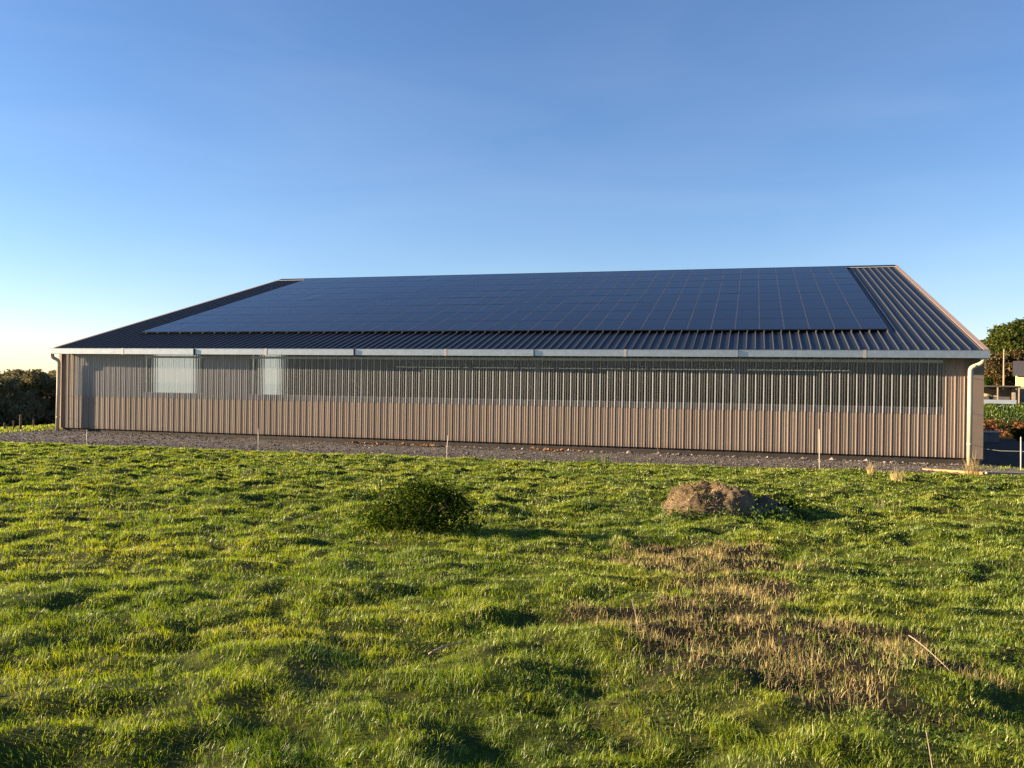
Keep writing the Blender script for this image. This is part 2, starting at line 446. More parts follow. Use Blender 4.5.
# gravel strip along the shed
gx = np.arange(-14, 42.6, .25)
T = np.linspace(0, 1, 30)
ge = edge_y(gx)
gb = np.where(gx > -.6, .4, -4.4 - .25 * (gx + .6)) + np.where(gx > -.6, 0, .25 * noise(gx, gx * 0, 1.1, 4))
gb = np.where(gx > 38.6, np.minimum(gb, -.3 + .2 * noise(gx, gx * 0, .8, 5)), gb)
GX = np.repeat(gx[None], 30, 0); GY = ge[None] + (gb - ge)[None] * T[:, None]
GZ = H(GX, GY) + .008 + .05 * np.sin(pi * np.clip(T * 1.0, 0, 1))[:, None] * .6 + .012 * noise(GX, GY, .4, 2)
GZ[0] -= .03; GZ[-1] -= .03
gi = np.arange(GX.size).reshape(GX.shape)
q = np.stack([gi[:-1, :-1], gi[:-1, 1:], gi[1:, 1:], gi[1:, :-1]], -1).reshape(-1, 4)
tag(link('gravel_strip', np_mesh('gravel_strip', np.stack([GX.ravel(), GY.ravel(), GZ.ravel()], 1), [q], smooth=True), MT['gravel']), kind='structure')

# ---------------------------------------------------------------- vegetation builders
def blades(P, length, width, lean, tint, curve=.35, heading=None):
    """P (n,3) roots; returns verts, quads, tris, tint"""
    n = len(P)
    a = rng.uniform(0, 2 * pi, n)
    side = np.stack([np.cos(a), np.sin(a), np.zeros(n)], 1) * (width / 2)[:, None]
    b = rng.uniform(0, 2 * pi, n) if heading is None else heading
    ld = np.stack([np.cos(b), np.sin(b), np.zeros(n)], 1)
    up = np.array([0, 0, 1.])
    s = np.sin(lean)[:, None]; c = np.cos(lean)[:, None]
    mid = P + (ld * s + up * c) * (length * .55)[:, None]
    l2 = lean + curve + rng.uniform(0, .7, n)
    tip = mid + (ld * np.sin(l2)[:, None] + up * np.cos(l2)[:, None]) * (length * .45)[:, None]
    V = np.stack([P - side, P + side, mid + side * .75, mid - side * .75, tip], 1).reshape(-1, 3)
    k = np.arange(n)[:, None] * 5
    quads = k + np.array([[0, 1, 2, 3]]); tris = k + np.array([[3, 2, 4]])
    return V, quads, tris, np.repeat(tint, 5)

def leaves(P, size, tint, flat=0., aspect=.55):
    n = len(P)
    d = rng.normal(size=(n, 3)); d[:, 2] *= (1 - flat); d /= np.linalg.norm(d, axis=1)[:, None] + 1e-9
    e = rng.normal(size=(n, 3)); e[:, 2] *= (1 - flat)
    e -= d * (e * d).sum(1)[:, None]; e /= np.linalg.norm(e, axis=1)[:, None] + 1e-9
    nrm = np.cross(d, e)
    s = size[:, None]
    V = np.stack([P - d * s, P + e * s * aspect + nrm * s * .15, P + d * s, P - e * s * aspect + nrm * s * .15], 1).reshape(-1, 3)
    return V, np.arange(n)[:, None] * 4 + np.array([[0, 1, 2, 3]]), np.repeat(tint, 4)

def sample_fan(n, d0, d1, half, power=1.0):
    """points in front of the camera, density ~ 1/d^power per area"""
    t = rng.uniform(0, 1, n)
    e = 2 - power
    d = (d0 ** e + t * (d1 ** e - d0 ** e)) ** (1 / e)
    u = rng.uniform(-half, half, n) * d
    x = CAM[0] + u * .96175 - d * .27392
    y = CAM[1] + u * .27392 + d * .96175
    return x, y, d

# grass: one countless mass
n = 1250000
x, y, d = sample_fan(n, 2.4, 44, .84, 1.2)
ne = 230000
xe = np.concatenate([rng.uniform(2, 62, ne), rng.uniform(18, 50, 220000)]); ye = np.concatenate([rng.uniform(-39, 0, ne), rng.uniform(-39, -20, 220000)])       # thinner cover over the rest of the field
de = np.maximum(5., np.hypot(xe - CAM[0], ye - CAM[1]))
x = np.concatenate([x, xe]); y = np.concatenate([y, ye]); d = np.concatenate([d, de])
wet = edge_y(x) - y
st = stub(x, y)
sp = sstep(.42, .62, noise(x, y, .8, 12) + .35 * noise(x, y, .25, 13))
dens = sstep(-.25, .5, wet + .5 * noise(x, y, .5, 21)) * (1 - .84 * st) * (1 - .3 * sp)
ok_right = (x > 41.2) & (y > edge_y(x)) & (y < .4)
dens = np.maximum(dens, ok_right * sstep(.6, -.6, y + .4 * noise(x, y, .6, 3)) * .9)
tus = noise(x, y, .42, 31) * .55 + noise(x, y, 1.1, 32) * .35 + noise(x, y, .17, 33) * .65
dens *= np.clip(.72 + .55 * tus, .2, 1)
keep = rng.uniform(0, 1, len(x)) < dens
x, y, d, tus, st = x[keep], y[keep], d[keep], tus[keep], st[keep]
n = len(x)
P = np.stack([x, y, H(x, y) - .006], 1)
ln = (.030 + .056 * np.clip(.35 + tus, 0, 1.3)) * rng.uniform(.5, 1.35, n) * (1 + .008 * d)
tall = rng.uniform(0, 1, n) < .006
ln = np.where(tall, ln * 1.9, ln)
wd = np.maximum(.0032, d * .00060) * rng.uniform(.7, 1.35, n)
tn = .52 + .22 * noise(x, y, 2.6, 41) + .20 * noise(x, y, .6, 42) + rng.normal(0, .11, n) + .06
dry = rng.uniform(0, 1, n) < (.02 + .10 * sstep(.1, .5, noise(x, y, 1.7, 43)))
tn = np.where(dry, rng.uniform(.85, 1, n), np.clip(tn, .05, .86))
hd = noise(x, y, .35, 44) * 4 + noise(x, y, .13, 45) * 3 + rng.normal(0, .8, n)
V, Q, TR, TI = blades(P, ln, wd, np.abs(rng.normal(.38, .3, n)), tn, .35, hd)
tag(link('grass', np_mesh('grass', V, [Q, TR], TI), MT['grass']),
    'short tussocky green pasture grass covering the whole field', 'grass', kind='stuff')

# dead stubble in the mown patch
n = 330000
x, y, d = sample_fan(n, 3.5, 13, .75, 1.0)
u, v = cam_uv(x, y)
clump = noise(x, y, .38, 51) * .7 + noise(x, y, .13, 52) * .5 + .25 * noise(x, y, 1.0, 53)
st = stub(x, y)
keep = rng.uniform(0, 1, n) < st * (.22 + .78 * sstep(-.05, .32, clump))
x, y, d, clump = x[keep], y[keep], d[keep], clump[keep]
n = len(x)
P = np.stack([x, y, H(x, y) - .005], 1)
ln = rng.uniform(.025, .10, n) * (1 + .5 * clump)
lean = np.abs(rng.normal(.15, .32, n))
flat = rng.uniform(0, 1, n) < np.where(cam_uv(x, y)[1] > 8.6, .25, .55)
lean = np.where(flat, rng.uniform(1.2, 1.5, n), lean); ln = np.where(flat, ln * 1.3, ln)
wd = np.maximum(.0028, d * .0005) * rng.uniform(.7, 1.3, n)
V, Q, TR, TI = blades(P, ln, wd, lean, rng.uniform(.15, 1, n) * rng.uniform(.65, 1, n), .05)
tag(link('dead_stubble', np_mesh('dead_stubble', V, [Q, TR], TI), MT['straw']),
    'straw coloured dead stubble standing over dark soil in the field', 'stubble', kind='stuff')

# small broad weeds among the grass
n = 60000
x, y, d = sample_fan(n, 2.8, 26, .8, 1.3)
w = noise(x, y, .9, 61) + .6 * noise(x, y, .3, 62)
u, v = cam_uv(x, y)
keep = (rng.uniform(0, 1, n) < sstep(.25, .7, w + .22 * sstep(0, 3, u)) * (1 - .6 * stub(x, y))) & (edge_y(x) - y > .3)
x, y, d = x[keep], y[keep], d[keep]; n = len(x)
P = np.stack([x, y, H(x, y) + rng.uniform(.015, .085, n)], 1)
V, Q, TI = leaves(P, np.maximum(.013, d * .0012) * rng.uniform(.6, 1.5, n), rng.uniform(0, 1, n), .5)
tag(link('field_weeds', np_mesh('field_weeds', V, [Q], TI), MT['weed']),
    'low broad leaved weeds scattered through the pasture grass', 'weeds', kind='stuff')

# loose stones on the gravel
def stones(x, y, s, tint, zoff=0.):
    n = len(x)
    base = np.array([[1, 0, 0], [0, 1, 0], [-1, 0, 0], [0, -1, 0], [0, 0, .8], [0, 0, -.5]])
    sc = s[:, None, None] * rng.uniform(.6, 1.3, (n, 6, 1)) * np.array([1, .8, .75])
    a = rng.uniform(0, 2 * pi, n); c, si = np.cos(a), np.sin(a)
    b = base[None] * sc
    V = np.stack([b[..., 0] * c[:, None] - b[..., 1] * si[:, None], b[..., 0] * si[:, None] + b[..., 1] * c[:, None], b[..., 2]], -1)
    V += np.stack([x, y, H(x, y) + zoff + s * .25], 1)[:, None]
    F = np.array([[0, 1, 4], [1, 2, 4], [2, 3, 4], [3, 0, 4], [1, 0, 5], [2, 1, 5], [3, 2, 5], [0, 3, 5]])
    return V.reshape(-1, 3), (np.arange(n)[:, None, None] * 6 + F).reshape(-1, 3), np.repeat(tint, 6)
n = 26000
x = rng.uniform(-10, 42, n); e = edge_y(x); y = e + .1 + rng.uniform(0, 1, n) * (0 - e)
y = np.where(x < -.6, e + rng.uniform(0, 1, n) * np.maximum(.1, -4.6 - .25 * (x + .6) - e), y)
V, TRI, TI = stones(x, y, rng.gamma(2, .008, n) + .009, rng.beta(1.3, 2.2, n), .03)
tag(link('loose_gravel', np_mesh('loose_gravel', V, [TRI], TI), MT['stone']), 'loose grey crushed stone lying along the front of the shed', 'gravel', kind='stuff')
n = 130
x = rng.uniform(20, 41, n) ** 1.0; y = -.25 - np.abs(rng.normal(0, .16, n))
V, TRI, TI = stones(x, y, rng.gamma(3, .016, n) + .02, rng.uniform(.6, 1, n), .04)
tag(link('pale_stones', np_mesh('pale_stones', V, [TRI], TI), MT['stone']), 'pale broken stones lined up under the cladding of the shed', 'stones', kind='stuff')
n = 320
cx = rng.choice([16.6, 17.6, 19.4, 20.0, 25.4, 26.2], n); x = cx + rng.normal(0, .55, n); y = -.12 - np.abs(rng.normal(0, .18, n))
V, TRI, TI = stones(x, y, rng.gamma(2, .022, n) + .02, rng.uniform(0, 1, n), .03)
tag(link('orange_soil', np_mesh('orange_soil', V, [TRI], TI), MT['spoil']), 'crumbled orange subsoil spilt along the foot of the shed wall', 'soil', kind='stuff')

# ---------------------------------------------------------------- the shed
L = 41.5
EZ = 3.9646                 # roof plane height at its front edge (y = -.35)
TH = R(15.867)
CT, ST = math.cos(TH), math.sin(TH)
HALF = 20.55
RIDGE_S = (HALF + .35) / CT
DEPTH = 2 * HALF
def rp(x, s, h=0.):          # point on the front roof slope
    return (x, -.35 + s * CT - h * ST, EZ + s * ST + h * CT)
def rpb(x, s, h=0.):         # rear slope
    a = rp(x, s, h); return (a[0], DEPTH - a[1], a[2])

shed = tag(empty('farm_shed', (0, 0, 0)), 'long low farm shed with taupe ribbed cladding, clear upper strip and dark blue roof', 'shed')

def profile(x0, x1, pts, period):
    """polyline (x, out) repeated"""
    out = []
    k = math.floor(x0 / period)
    while k * period < x1:
        for px, pd in pts:
            xx = k * period + px
            if x0 <= xx <= x1: out.append((xx, pd))
        k += 1
    if not out or out[0][0] > x0 + 1e-4: out.insert(0, (x0, 0))
    if out[-1][0] < x1 - 1e-4: out.append((x1, 0))
    return out
PW = .31
WALLP = [(0, 0), (.046, 0), (.062, .020), (.080, .020), (.094, 0), (.152, 0), (.163, .0065), (.180, .0065), (.190, 0), (.244, 0), (.255, .0065), (.272, .0065), (.282, 0)]
RP = .345
ROOFP = [(0, 0), (.03, 0), (.043, .052), (.068, .052), (.081, 0)]

def sheet(prof, fn0, fn1):
    v = []; f = []
    for px, pd in prof:
        v.append(fn0(px, pd)); v.append(fn1(px, pd))
    for i in range(len(prof) - 1):
        f.append((2 * i, 2 * i + 2, 2 * i + 3, 2 * i + 1))
    return MB().add(v, f)

# front cladding: low along the middle, full height at both ends
wx0, wx1 = -.12, L + .1
def wall_sheet(x0, x1, z0, z1, off=0.):
    return sheet(profile(x0, x1, WALLP, PW), lambda a, b: (a, -b - off, z0), lambda a, b: (a, -b - off, z1))
wall_sheet(wx0 + .02, .80, 0, 3.93).build('end_cladding', MT['clad'], shed)
wall_sheet(.80, 40.27, 0, 1.84).build('front_cladding', MT['clad'], shed)
for a, b in ((.80, 4.85), (8.25, 10.75)):
    wall_sheet(a, b, 1.841, 3.93).build('upper_cladding', MT['clad'], shed)
wall_sheet(40.27, wx1 - .38, 0, 3.93).build('end_cladding', MT['clad'], shed)
# clear sheets, one per bay overlap
cs = [.80, 8.18, 16.35, 24.6, 32.8, 40.27]
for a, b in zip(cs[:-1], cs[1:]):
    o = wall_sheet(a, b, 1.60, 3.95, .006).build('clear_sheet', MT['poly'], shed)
    at = o.data.attributes.new('rib_glint', 'FLOAT', 'POINT')          # ribs made more opaque to paint in the sun glint
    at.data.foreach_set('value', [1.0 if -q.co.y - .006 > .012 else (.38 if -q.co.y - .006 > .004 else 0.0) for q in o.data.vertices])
# corner trims
t = MB(); t.box(wx0 - .03, wx0 + .13, -.055, -.047, -.02, 3.93); t.box(wx0 - .032, wx0 - .026, -.045, .25, -.02, 3.93); t.build('corner_trim', MT['verge'], shed)
t = MB(); t.box(L - .30, L + .12, -.060, -.050, -.02, 3.93); t.box(L + .114, L + .120, -.049, .3, -.02, 3.93); t.build('corner_trim', MT['trim'], shed)
# plinth
t = MB(); t.box(0, L, .06, .30, -.75, .02); t.box(0, .3, .301, DEPTH - .3, -.75, .02); t.box(L - .3, L, .301, DEPTH - .3, -1.6, .02); t.box(0, L, DEPTH - .299, DEPTH, -1.5, .02)
t.build('plinth', MT['plinth'], shed)
t = MB(); t.box(.31, L - .31, .31, DEPTH - .31, -.5, -.10); t.build('floor', MT['earth'], shed)

# gables and rear wall (ribbed sheet)
def gable(x, sgn, openings):
    ys_ = profile(.0, DEPTH, WALLP, PW)
    def topz(yy): return EZ + (min(yy, DEPTH - yy) + .35) * math.tan(TH) - .06
    v = []; f = []
    def strip(z0f, z1f, sel):
        pr = [p for p in ys_ if sel[0] <= p[0] <= sel[1]]
        n0 = len(v)
        for yy, dd in pr:
            v.append((x + sgn * dd, yy, z0f(yy))); v.append((x + sgn * dd, yy, z1f(yy)))
        for i in range(len(pr) - 1):
            f.append((n0 + 2 * i, n0 + 2 * i + 2, n0 + 2 * i + 3, n0 + 2 * i + 1))
    cur = 0
    for a, b, zt in openings:
        strip(lambda q: 0, topz, (cur, a)); strip(lambda q, zt=zt: zt, topz, (a, b)); cur = b
    strip(lambda q: 0, topz, (cur, DEPTH))
    return MB().add(v, f)
gable(wx0, -1, [(6.2, 11.1, 4.9), (17.0, 21.5, 4.9)]).build('gable_wall', MT['clad'], shed)
gable(L + .1, 1, []).build('gable_wall', MT['clad'], shed)
sheet(profile(wx0, L + .1, WALLP, PW), lambda a, b: (a, DEPTH + b, 0), lambda a, b: (a, DEPTH + b, 3.95)).build('rear_cladding', MT['inner_shade'], shed)
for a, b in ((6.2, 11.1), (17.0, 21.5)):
    t = MB(); t.box(wx0 + .06, wx0 + .065, a - .1, b + .1, .3, 4.95); t.build('glow_curtain', MT['net'], shed)  # added net, makes the bright patches seen through the clear sheet

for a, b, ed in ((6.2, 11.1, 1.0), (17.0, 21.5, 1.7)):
    t = MB()  # added slats, wider towards the edges to soften the pale glow
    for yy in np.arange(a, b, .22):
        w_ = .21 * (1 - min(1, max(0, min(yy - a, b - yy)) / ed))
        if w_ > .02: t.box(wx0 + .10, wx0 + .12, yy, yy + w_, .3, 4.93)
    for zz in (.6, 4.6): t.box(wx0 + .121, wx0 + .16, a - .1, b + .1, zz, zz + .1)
    t.build('glow_edge_slats', MT['inner_shade'], shed)
# roof
rx0, rx1 = -.10, L + .06
pf = profile(rx0, rx1, ROOFP, RP)
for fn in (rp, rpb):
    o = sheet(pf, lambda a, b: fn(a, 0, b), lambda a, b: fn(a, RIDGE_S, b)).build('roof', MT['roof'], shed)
    at = o.data.attributes.new('rib_glint', 'FLOAT', 'POINT')
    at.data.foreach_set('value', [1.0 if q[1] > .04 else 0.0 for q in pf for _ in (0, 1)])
# ridge cap: raised louvred strip, then plain cap
t = MB()
for fn, sg in ((rp, 1), (rpb, -1)):
    a, b, c, d_ = fn(rx0, RIDGE_S - .50, .050), fn(rx1, RIDGE_S - .50, .050), fn(rx1, RIDGE_S + .02, .085), fn(rx0, RIDGE_S + .02, .085)
    a2, b2 = fn(rx0, RIDGE_S - .50, .02), fn(rx1, RIDGE_S - .50, .02)
    t.add([a, b, c, d_, a2, b2], [(0, 1, 2, 3), (4, 5, 1, 0)])
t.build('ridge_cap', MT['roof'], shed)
t = MB(); t.bar(rp(rx0, RIDGE_S - .53, .05), rp(rx1, RIDGE_S - .53, .05), .06, .03); t.build('ridge_edge_strip', MT['rail'], shed)
# verge trims at the two gables, front and rear slope
for xa, xb in ((rx0 - .09, rx0 + .05), (rx1 - .05, rx1 + .14)):
    for fn in (rp, rpb):
        t = MB()
        p = [fn(xa, 0, -.16), fn(xb, 0, -.16), fn(xb, RIDGE_S + .02, -.16), fn(xa, RIDGE_S + .02, -.16), fn(xa, 0, .062), fn(xb, 0, .062), fn(xb, RIDGE_S + .02, .062), fn(xa, RIDGE_S + .02, .062)]
        t.hexa(p); t.build('verge_trim', MT['verge'], shed)
# roof screws line the ribs: a few bright heads under the lower panel edge come with the array

# gutter in five slightly overlapping lengths
gxs = [-.26, 8.15, 16.42, 24.65, 32.88, L + .17]
for i in range(5):
    a, b = gxs[i], gxs[i + 1] - .012
    zt, zb = 3.955, 3.700
    ya0, ya1 = -.560, -.640       # front face runs slightly out along its length
    t = MB()
    th = .006
    t.hexa([(a, ya0, zb), (b, ya1, zb - .012), (b, ya1 + th, zb - .012), (a, ya0 + th, zb), (a, ya0, zt), (b, ya1, zt - .004), (b, ya1 + th, zt - .004), (a, ya0 + th, zt)])
    t.hexa([(a, ya0 + th + .001, zb), (b, ya1 + th + .001, zb - .012), (b, -.375, zb - .012), (a, -.375, zb), (a, ya0 + th + .001, zb + th), (b, ya1 + th + .001, zb + th - .012), (b, -.375, zb + th - .012), (a, -.375, zb + th)])
    t.box(a, b, -.374, -.368, zb - .01, zt - .03)
    t.hexa([(a, ya0 - .012, zt + .001), (b, ya1 - .012, zt - .003), (b, ya1 + .02, zt - .003), (a, ya0 + .02, zt + .001), (a, ya0 - .012, zt + .015), (b, ya1 - .012, zt + .011), (b, ya1 + .02, zt + .011), (a, ya0 + .02, zt + .015)])
    g = t.build('gutter', MT['zinc'], shed)
    e = MB()
    e.box(a + .002, a + .012, ya0 + .012, -.38, zb + .008, zt - .012)
    e.build('stop_end', MT['dark_stake'] if i else MT['zinc'], g)  # dark caps at the steps paint in the shadow lines
    e = MB(); e.box(b + .001, b + .009, ya1 - .004, -.38, zb - .035, zt + .006); e.build('stop_end', MT['dark_stake'] if i < 4 else MT['zinc'], g)
    m_ = (a + b) / 2 - (.3 if i % 2 else -.2)
    ym = (ya0 + ya1) / 2
    e = MB(); e.box(m_ - .05, m_ + .05, ym - .012, ym - .004, zb - .02, zt + .02); e.build('joint_strap', MT['zinc_strap'], g)
t = MB(); t.box(-.1, L + .05, -.36, -.345, 3.70, 3.93); t.build('fascia', MT['trim'], shed)
t = MB(); t.box(-.1, L + .05, -.344, -.062, 3.885, 3.90); t.build('soffit', MT['trim'], shed)

# downpipes with swan necks
def bez(p0, p1, p2, n=7):
    p0, p1, p2 = Vector(p0), Vector(p1), Vector(p2)
    return [p0 * (1 - q) ** 2 + p1 * 2 * q * (1 - q) + p2 * q * q for q in np.linspace(0, 1, n)]
def downpipe(xt, xb, zbot, lean):
    pts = [(xt, -.49, 3.71)] + bez((xt, -.49, 3.64), (xt, -.49, 3.50), ((xt + xb) / 2, -.40, 3.44)) + bez(((xt + xb) / 2 + .0, -.40, 3.435), (xb, -.33, 3.38), (xb, -.33, 3.20)) + [(xb, -.33, 2), (xb + lean, -.33, zbot)]
    t = MB(); t.tube(pts, .088, 14)
    dp = t.build('downpipe', MT['pipe'], shed, True)
    for z in (3.0, 1.7, .55):
        e = MB(); e.tube([(xb, -.33, z - .03), (xb, -.33, z + .03)], 0.094, 14); e.box(xb - .008, xb + .008, -.25, -.062, z - .006, z + .006)
        e.build('pipe_clip', MT['pipe'], dp)
    e = MB(); e.tube([(xt, -.49, 3.60), (xt, -.49, 3.705)], .098, 14); e.build('gutter_outlet', MT['pipe'], dp)
    return dp
downpipe(-.16, .10, -.25, -.04)
downpipe(L - .02, L - .39, -.55, .0)

# steel frame inside
for i, bx in enumerate([.18] + [8.18, 16.35, 24.6, 32.8] + [L - .18]):
    for (yy, top) in ((.42, 3.9), (DEPTH - .42, 3.9), (14, 7.4), (DEPTH - 14, 7.4)):
        t = MB(); t.box(bx - .08, bx + .08, yy - .10, yy - .09, -.1, top); t.box(bx - .08, bx + .08, yy + .09, yy + .10, -.1, top); t.box(bx - .005, bx + .005, yy - .09, yy + .09, -.1, top)
        t.build('post', MT['dark_steel'], shed)
    for fn in (rp, rpb):
        t = MB(); t.bar(fn(bx, .6, -.42), fn(bx, RIDGE_S, -.42), .16, .36, up=(0, 0, 1)); t.build('rafter', MT['dark_steel'], shed)
for fn in (rp, rpb):
    for s in np.arange(1.0, RIDGE_S - .3, 2.3):
        t = MB(); t.bar(fn(.15, s, -.13), fn(L - .15, s, -.13), .07, .18); t.build('purlin', MT['dark_steel'], shed)
for z, w in ((3.58, .05), (1.78, .08)):
    t = MB(); t.box(.2, L - .2, .05, .12, z - w, z + w); t.build('sheeting_rail', MT['rail'] if z > 3 else MT['steel'], shed)
for bx in (16.35, 24.6, 32.8):
    t = MB(); t.bar((bx - 1.6, .42, 3.7), (bx, .42, 2.1), .05, .05, up=(0, 1, 0)); t.build('knee_brace', MT['dark_steel'], shed)

# ---------------------------------------------------------------- solar array
array = tag(empty('solar_array', rp(20.55, 3.2, .08)), 'large rectangular array of dark blue solar panels covering most of the shed roof', 'solar panels')
bpy.context.view_layer.update()
AX0, AX1, AS0, AS1 = 2.42, 38.72, 3.22, RIDGE_S - .58
NC, NR = 36, 8
pw = (AX1 - AX0) / NC; ph = (AS1 - AS0) / NR
def panel_np():
    w, h, th = pw - .012, ph - .022, .04
    v = []; f = []; mi = []; uv = []
    def quad(x0, x1, y0, y1, z, m):
        n0 = len(v); v.extend([(x0, y0, z), (x1, y0, z), (x1, y1, z), (x0, y1, z)]); f.append((n0, n0 + 1, n0 + 2, n0 + 3)); mi.append(m)
    a = w / 2; b = h / 2; fr = .012; eb = .03
    quad(-a + fr, a - fr, -b + eb, -.03, 0, 0)                         # lower half of the cells
    quad(-a + fr, a - fr, .03, b - eb, 0, 0)                            # upper half
    quad(-a + fr, a - fr, -.03, .03, 0, 2)                             # dark middle busbar gap
    quad(-a, -a + fr, -b, b, .002, 1); quad(a - fr, a, -b, b, .002, 1)
    quad(-a + fr, a - fr, -b, -b + eb, .002, 2); quad(-a + fr, a - fr, b - eb, b, .002, 2)
    n0 = len(v)
    v.extend([(-a, -b, .002), (a, -b, .002), (a, b, .002), (-a, b, .002), (-a, -b, -th), (a, -b, -th), (a, b, -th), (-a, b, -th)])
    for s in ((4, 5, 1, 0), (5, 6, 2, 1), (6, 7, 3, 2), (7, 4, 0, 3), (7, 6, 5, 4)):
        f.append(tuple(n0 + i for i in s)); mi.append(2)
    return v, f, mi
pv, pff, pmi = panel_np()
def panel_mesh(name, mats_list):
    """mats_list: list of 4x4 matrices; joins them"""
    v = []; f = []; m = []
    for Mx in mats_list:
        n0 = len(v)
        v += [tuple(Mx @ Vector(p)) for p in pv]; f += [tuple(i + n0 for i in q) for q in pff]; m += pmi
    me = bpy.data.meshes.new(name); me.from_pydata(v, [], f); me.polygons.foreach_set('material_index', m)
    uvl = me.uv_layers.new(name='UVMap')
    loc = [(p[0], p[1]) for p in pv]
    flat = np.zeros(len(me.loops) * 2, np.float32)
    li = np.empty(len(me.loops), np.int32); me.loops.foreach_get('vertex_index', li)
    lo = np.array(loc, np.float32)[li % len(pv)]
    flat[0::2] = lo[:, 0] + pw / 2; flat[1::2] = lo[:, 1] + ph / 2
    uvl.data.foreach_set('uv', flat)
    for mm in (MT['solar'], MT['alu'], MT['black_frame']): me.materials.append(mm)
    return me
places = []
B = Matrix(((1, 0, 0), (0, CT, -ST), (0, ST, CT))).to_4x4()
for c in range(NC):
    for r in range(NR):
        p = Vector(rp(AX0 + (c + .5) * pw, AS0 + (r + .5) * ph, .135))
        Mx = Matrix.Translation(p) @ B @ Matrix.Rotation(R(random.gauss(0, .12)), 4, 'X') @ Matrix.Rotation(R(random.gauss(0, .14)), 4, 'Y')
        places.append(((p - Vector(CAM)).length, Mx))
places.sort(key=lambda q: q[0])
inv = Matrix.Translation(-array.location)
pm = panel_mesh('solar_panel', [Matrix.Identity(4)])
proto = None
for _, Mx in places[:100]:
    if proto is None: o = proto = link('solar_panel', pm, None, array)
    else:
        o = proto.copy(); COL.objects.link(o); o.parent = array
    o.matrix_local = inv @ Mx
rest = link('solar_panel_rows', panel_mesh('solar_panel_rows', [inv @ q[1] for q in places[100:]]), None, array)
rest['kind'] = 'stuff'
# rails under the panels and the clamps that show below the bottom edge
for k in range(NR):
    for fr_ in (.22, .78):
        s = AS0 + (k + fr_) * ph
        t = MB(); t.bar(Vector(rp(AX0 + .05, s, .066)) - array.location, Vector(rp(AX1 - .05, s, .066)) - array.location, .045, .045); t.build('mounting_rail', MT['alu'], array)
hk = None
rib0 = math.floor(AX0 / RP)
for k in range(rib0 + 1, int(AX1 / RP) + 1, 2):
    bx = k * RP + .07
    if hk is None:
        t = MB(); t.box(-.018, .018, -.10, .10, -.02, .03); t.box(-.018, .018, -.05, -.03, .03, .075)
        o = hk = t.build('mounting_hook', MT['alu'], array)
    else:
        o = hk.copy(); COL.objects.link(o); o.parent = array
    Mx = Matrix.Translation(Vector(rp(bx, AS0 - .06 + random.uniform(-.03, .02), .06))) @ B
    o.matrix_local = inv @ Mx

# ---------------------------------------------------------------- things in front of the shed
def stake(name, x, y, h, r, mat, label, lean=(0, 0), group=None, cap=False, z=None):
    o = empty(name, (x, y, (h1(x, y) if z is None else z) - .05))
    tag(o, label, 'fence stake', group)
    t = MB(); t.tube([(0, 0, -.15), (lean[0] * .5, lean[1] * .5, h * .5), (lean[0], lean[1], h + .05)], [r, r, r * .8], 8); t.build('stake_shaft', mat, o, True)
    t = MB(); t.tube([(lean[0] * .93, lean[1] * .93, h - .02), (lean[0] * .93 + .03, lean[1] * .93 - .02, h - .01)], .008, 6); t.build('wire_hook', MT['dark_stake'], o)
    return o
G = 'electric fence stakes along the gravel'
stake('fence_stake', 8.3, -7.35, .66, .013, MT['white_stake'], 'thin white fence stake nearest the left downpipe of the shed', (0, 0), G)
stake('fence_stake', 15.65, -6.85, .90, .011, MT['white_stake'], 'thin pale fence stake on the grass edge left of the bush', (-.02, 0), G)
stake('fence_stake', 23.2, -7.0, .90, .013, MT['white_stake'], 'thin cream fence stake leaning slightly, behind and just right of the round bush', (.04, 0), G)
stake('fence_stake', 30.1, -3.2, .88, .013, MT['dark_stake'], 'thin dark rusty fence stake in front of the cladding, left of the straw heap', (0, 0), G)
stake('fence_stake', 35.7, -3.7, 1.38, .015, MT['white_stake'], 'tall pale fence stake in front of the cladding, right of the straw heap', (-.03, 0), G)
stake('fence_stake', 42.45, -1.6, 1.20, .022, MT['white_stake'], 'thick pale wooden stake out right of the shed corner beside the dark yard', (-.02, 0), G)
t = MB()
w0 = Vector((41.64, .3, .36)); w1 = Vector((42.46, -1.6, .42)); w2 = Vector((46.5, -6, .45))
t.tube([w0, (42.05, -.65, .35), w1, (44.4, -3.8, .40), w2], .006, 5)
tag(t.build('fence_wire', MT['wire'], None), 'thin pale wire strung from the shed corner to the wooden stake', 'wire')

# planks at the right corner
z = h1(39.9, -3.0)
t = MB(); t.hexa([(39.1, -2.75, z + .01), (40.75, -3.72, z + .02), (40.87, -3.52, z + .02), (39.18, -2.60, z + .01), (39.1, -2.75, z + .07), (40.75, -3.72, z + .11), (40.87, -3.52, z + .11), (39.18, -2.60, z + .07)])
tag(t.build('plank', MT['plank_o'], None), 'bright orange wooden plank lying on the grass in front of the right downpipe', 'plank')
z = h1(41.6, -3.0)
t = MB(); t.bar((40.95, -3.25, z + .05), (42.9, -2.55, z + .02), .18, .07)
tag(t.build('plank', MT['plank_g'], None), 'weathered grey plank lying right of the orange plank', 'plank')

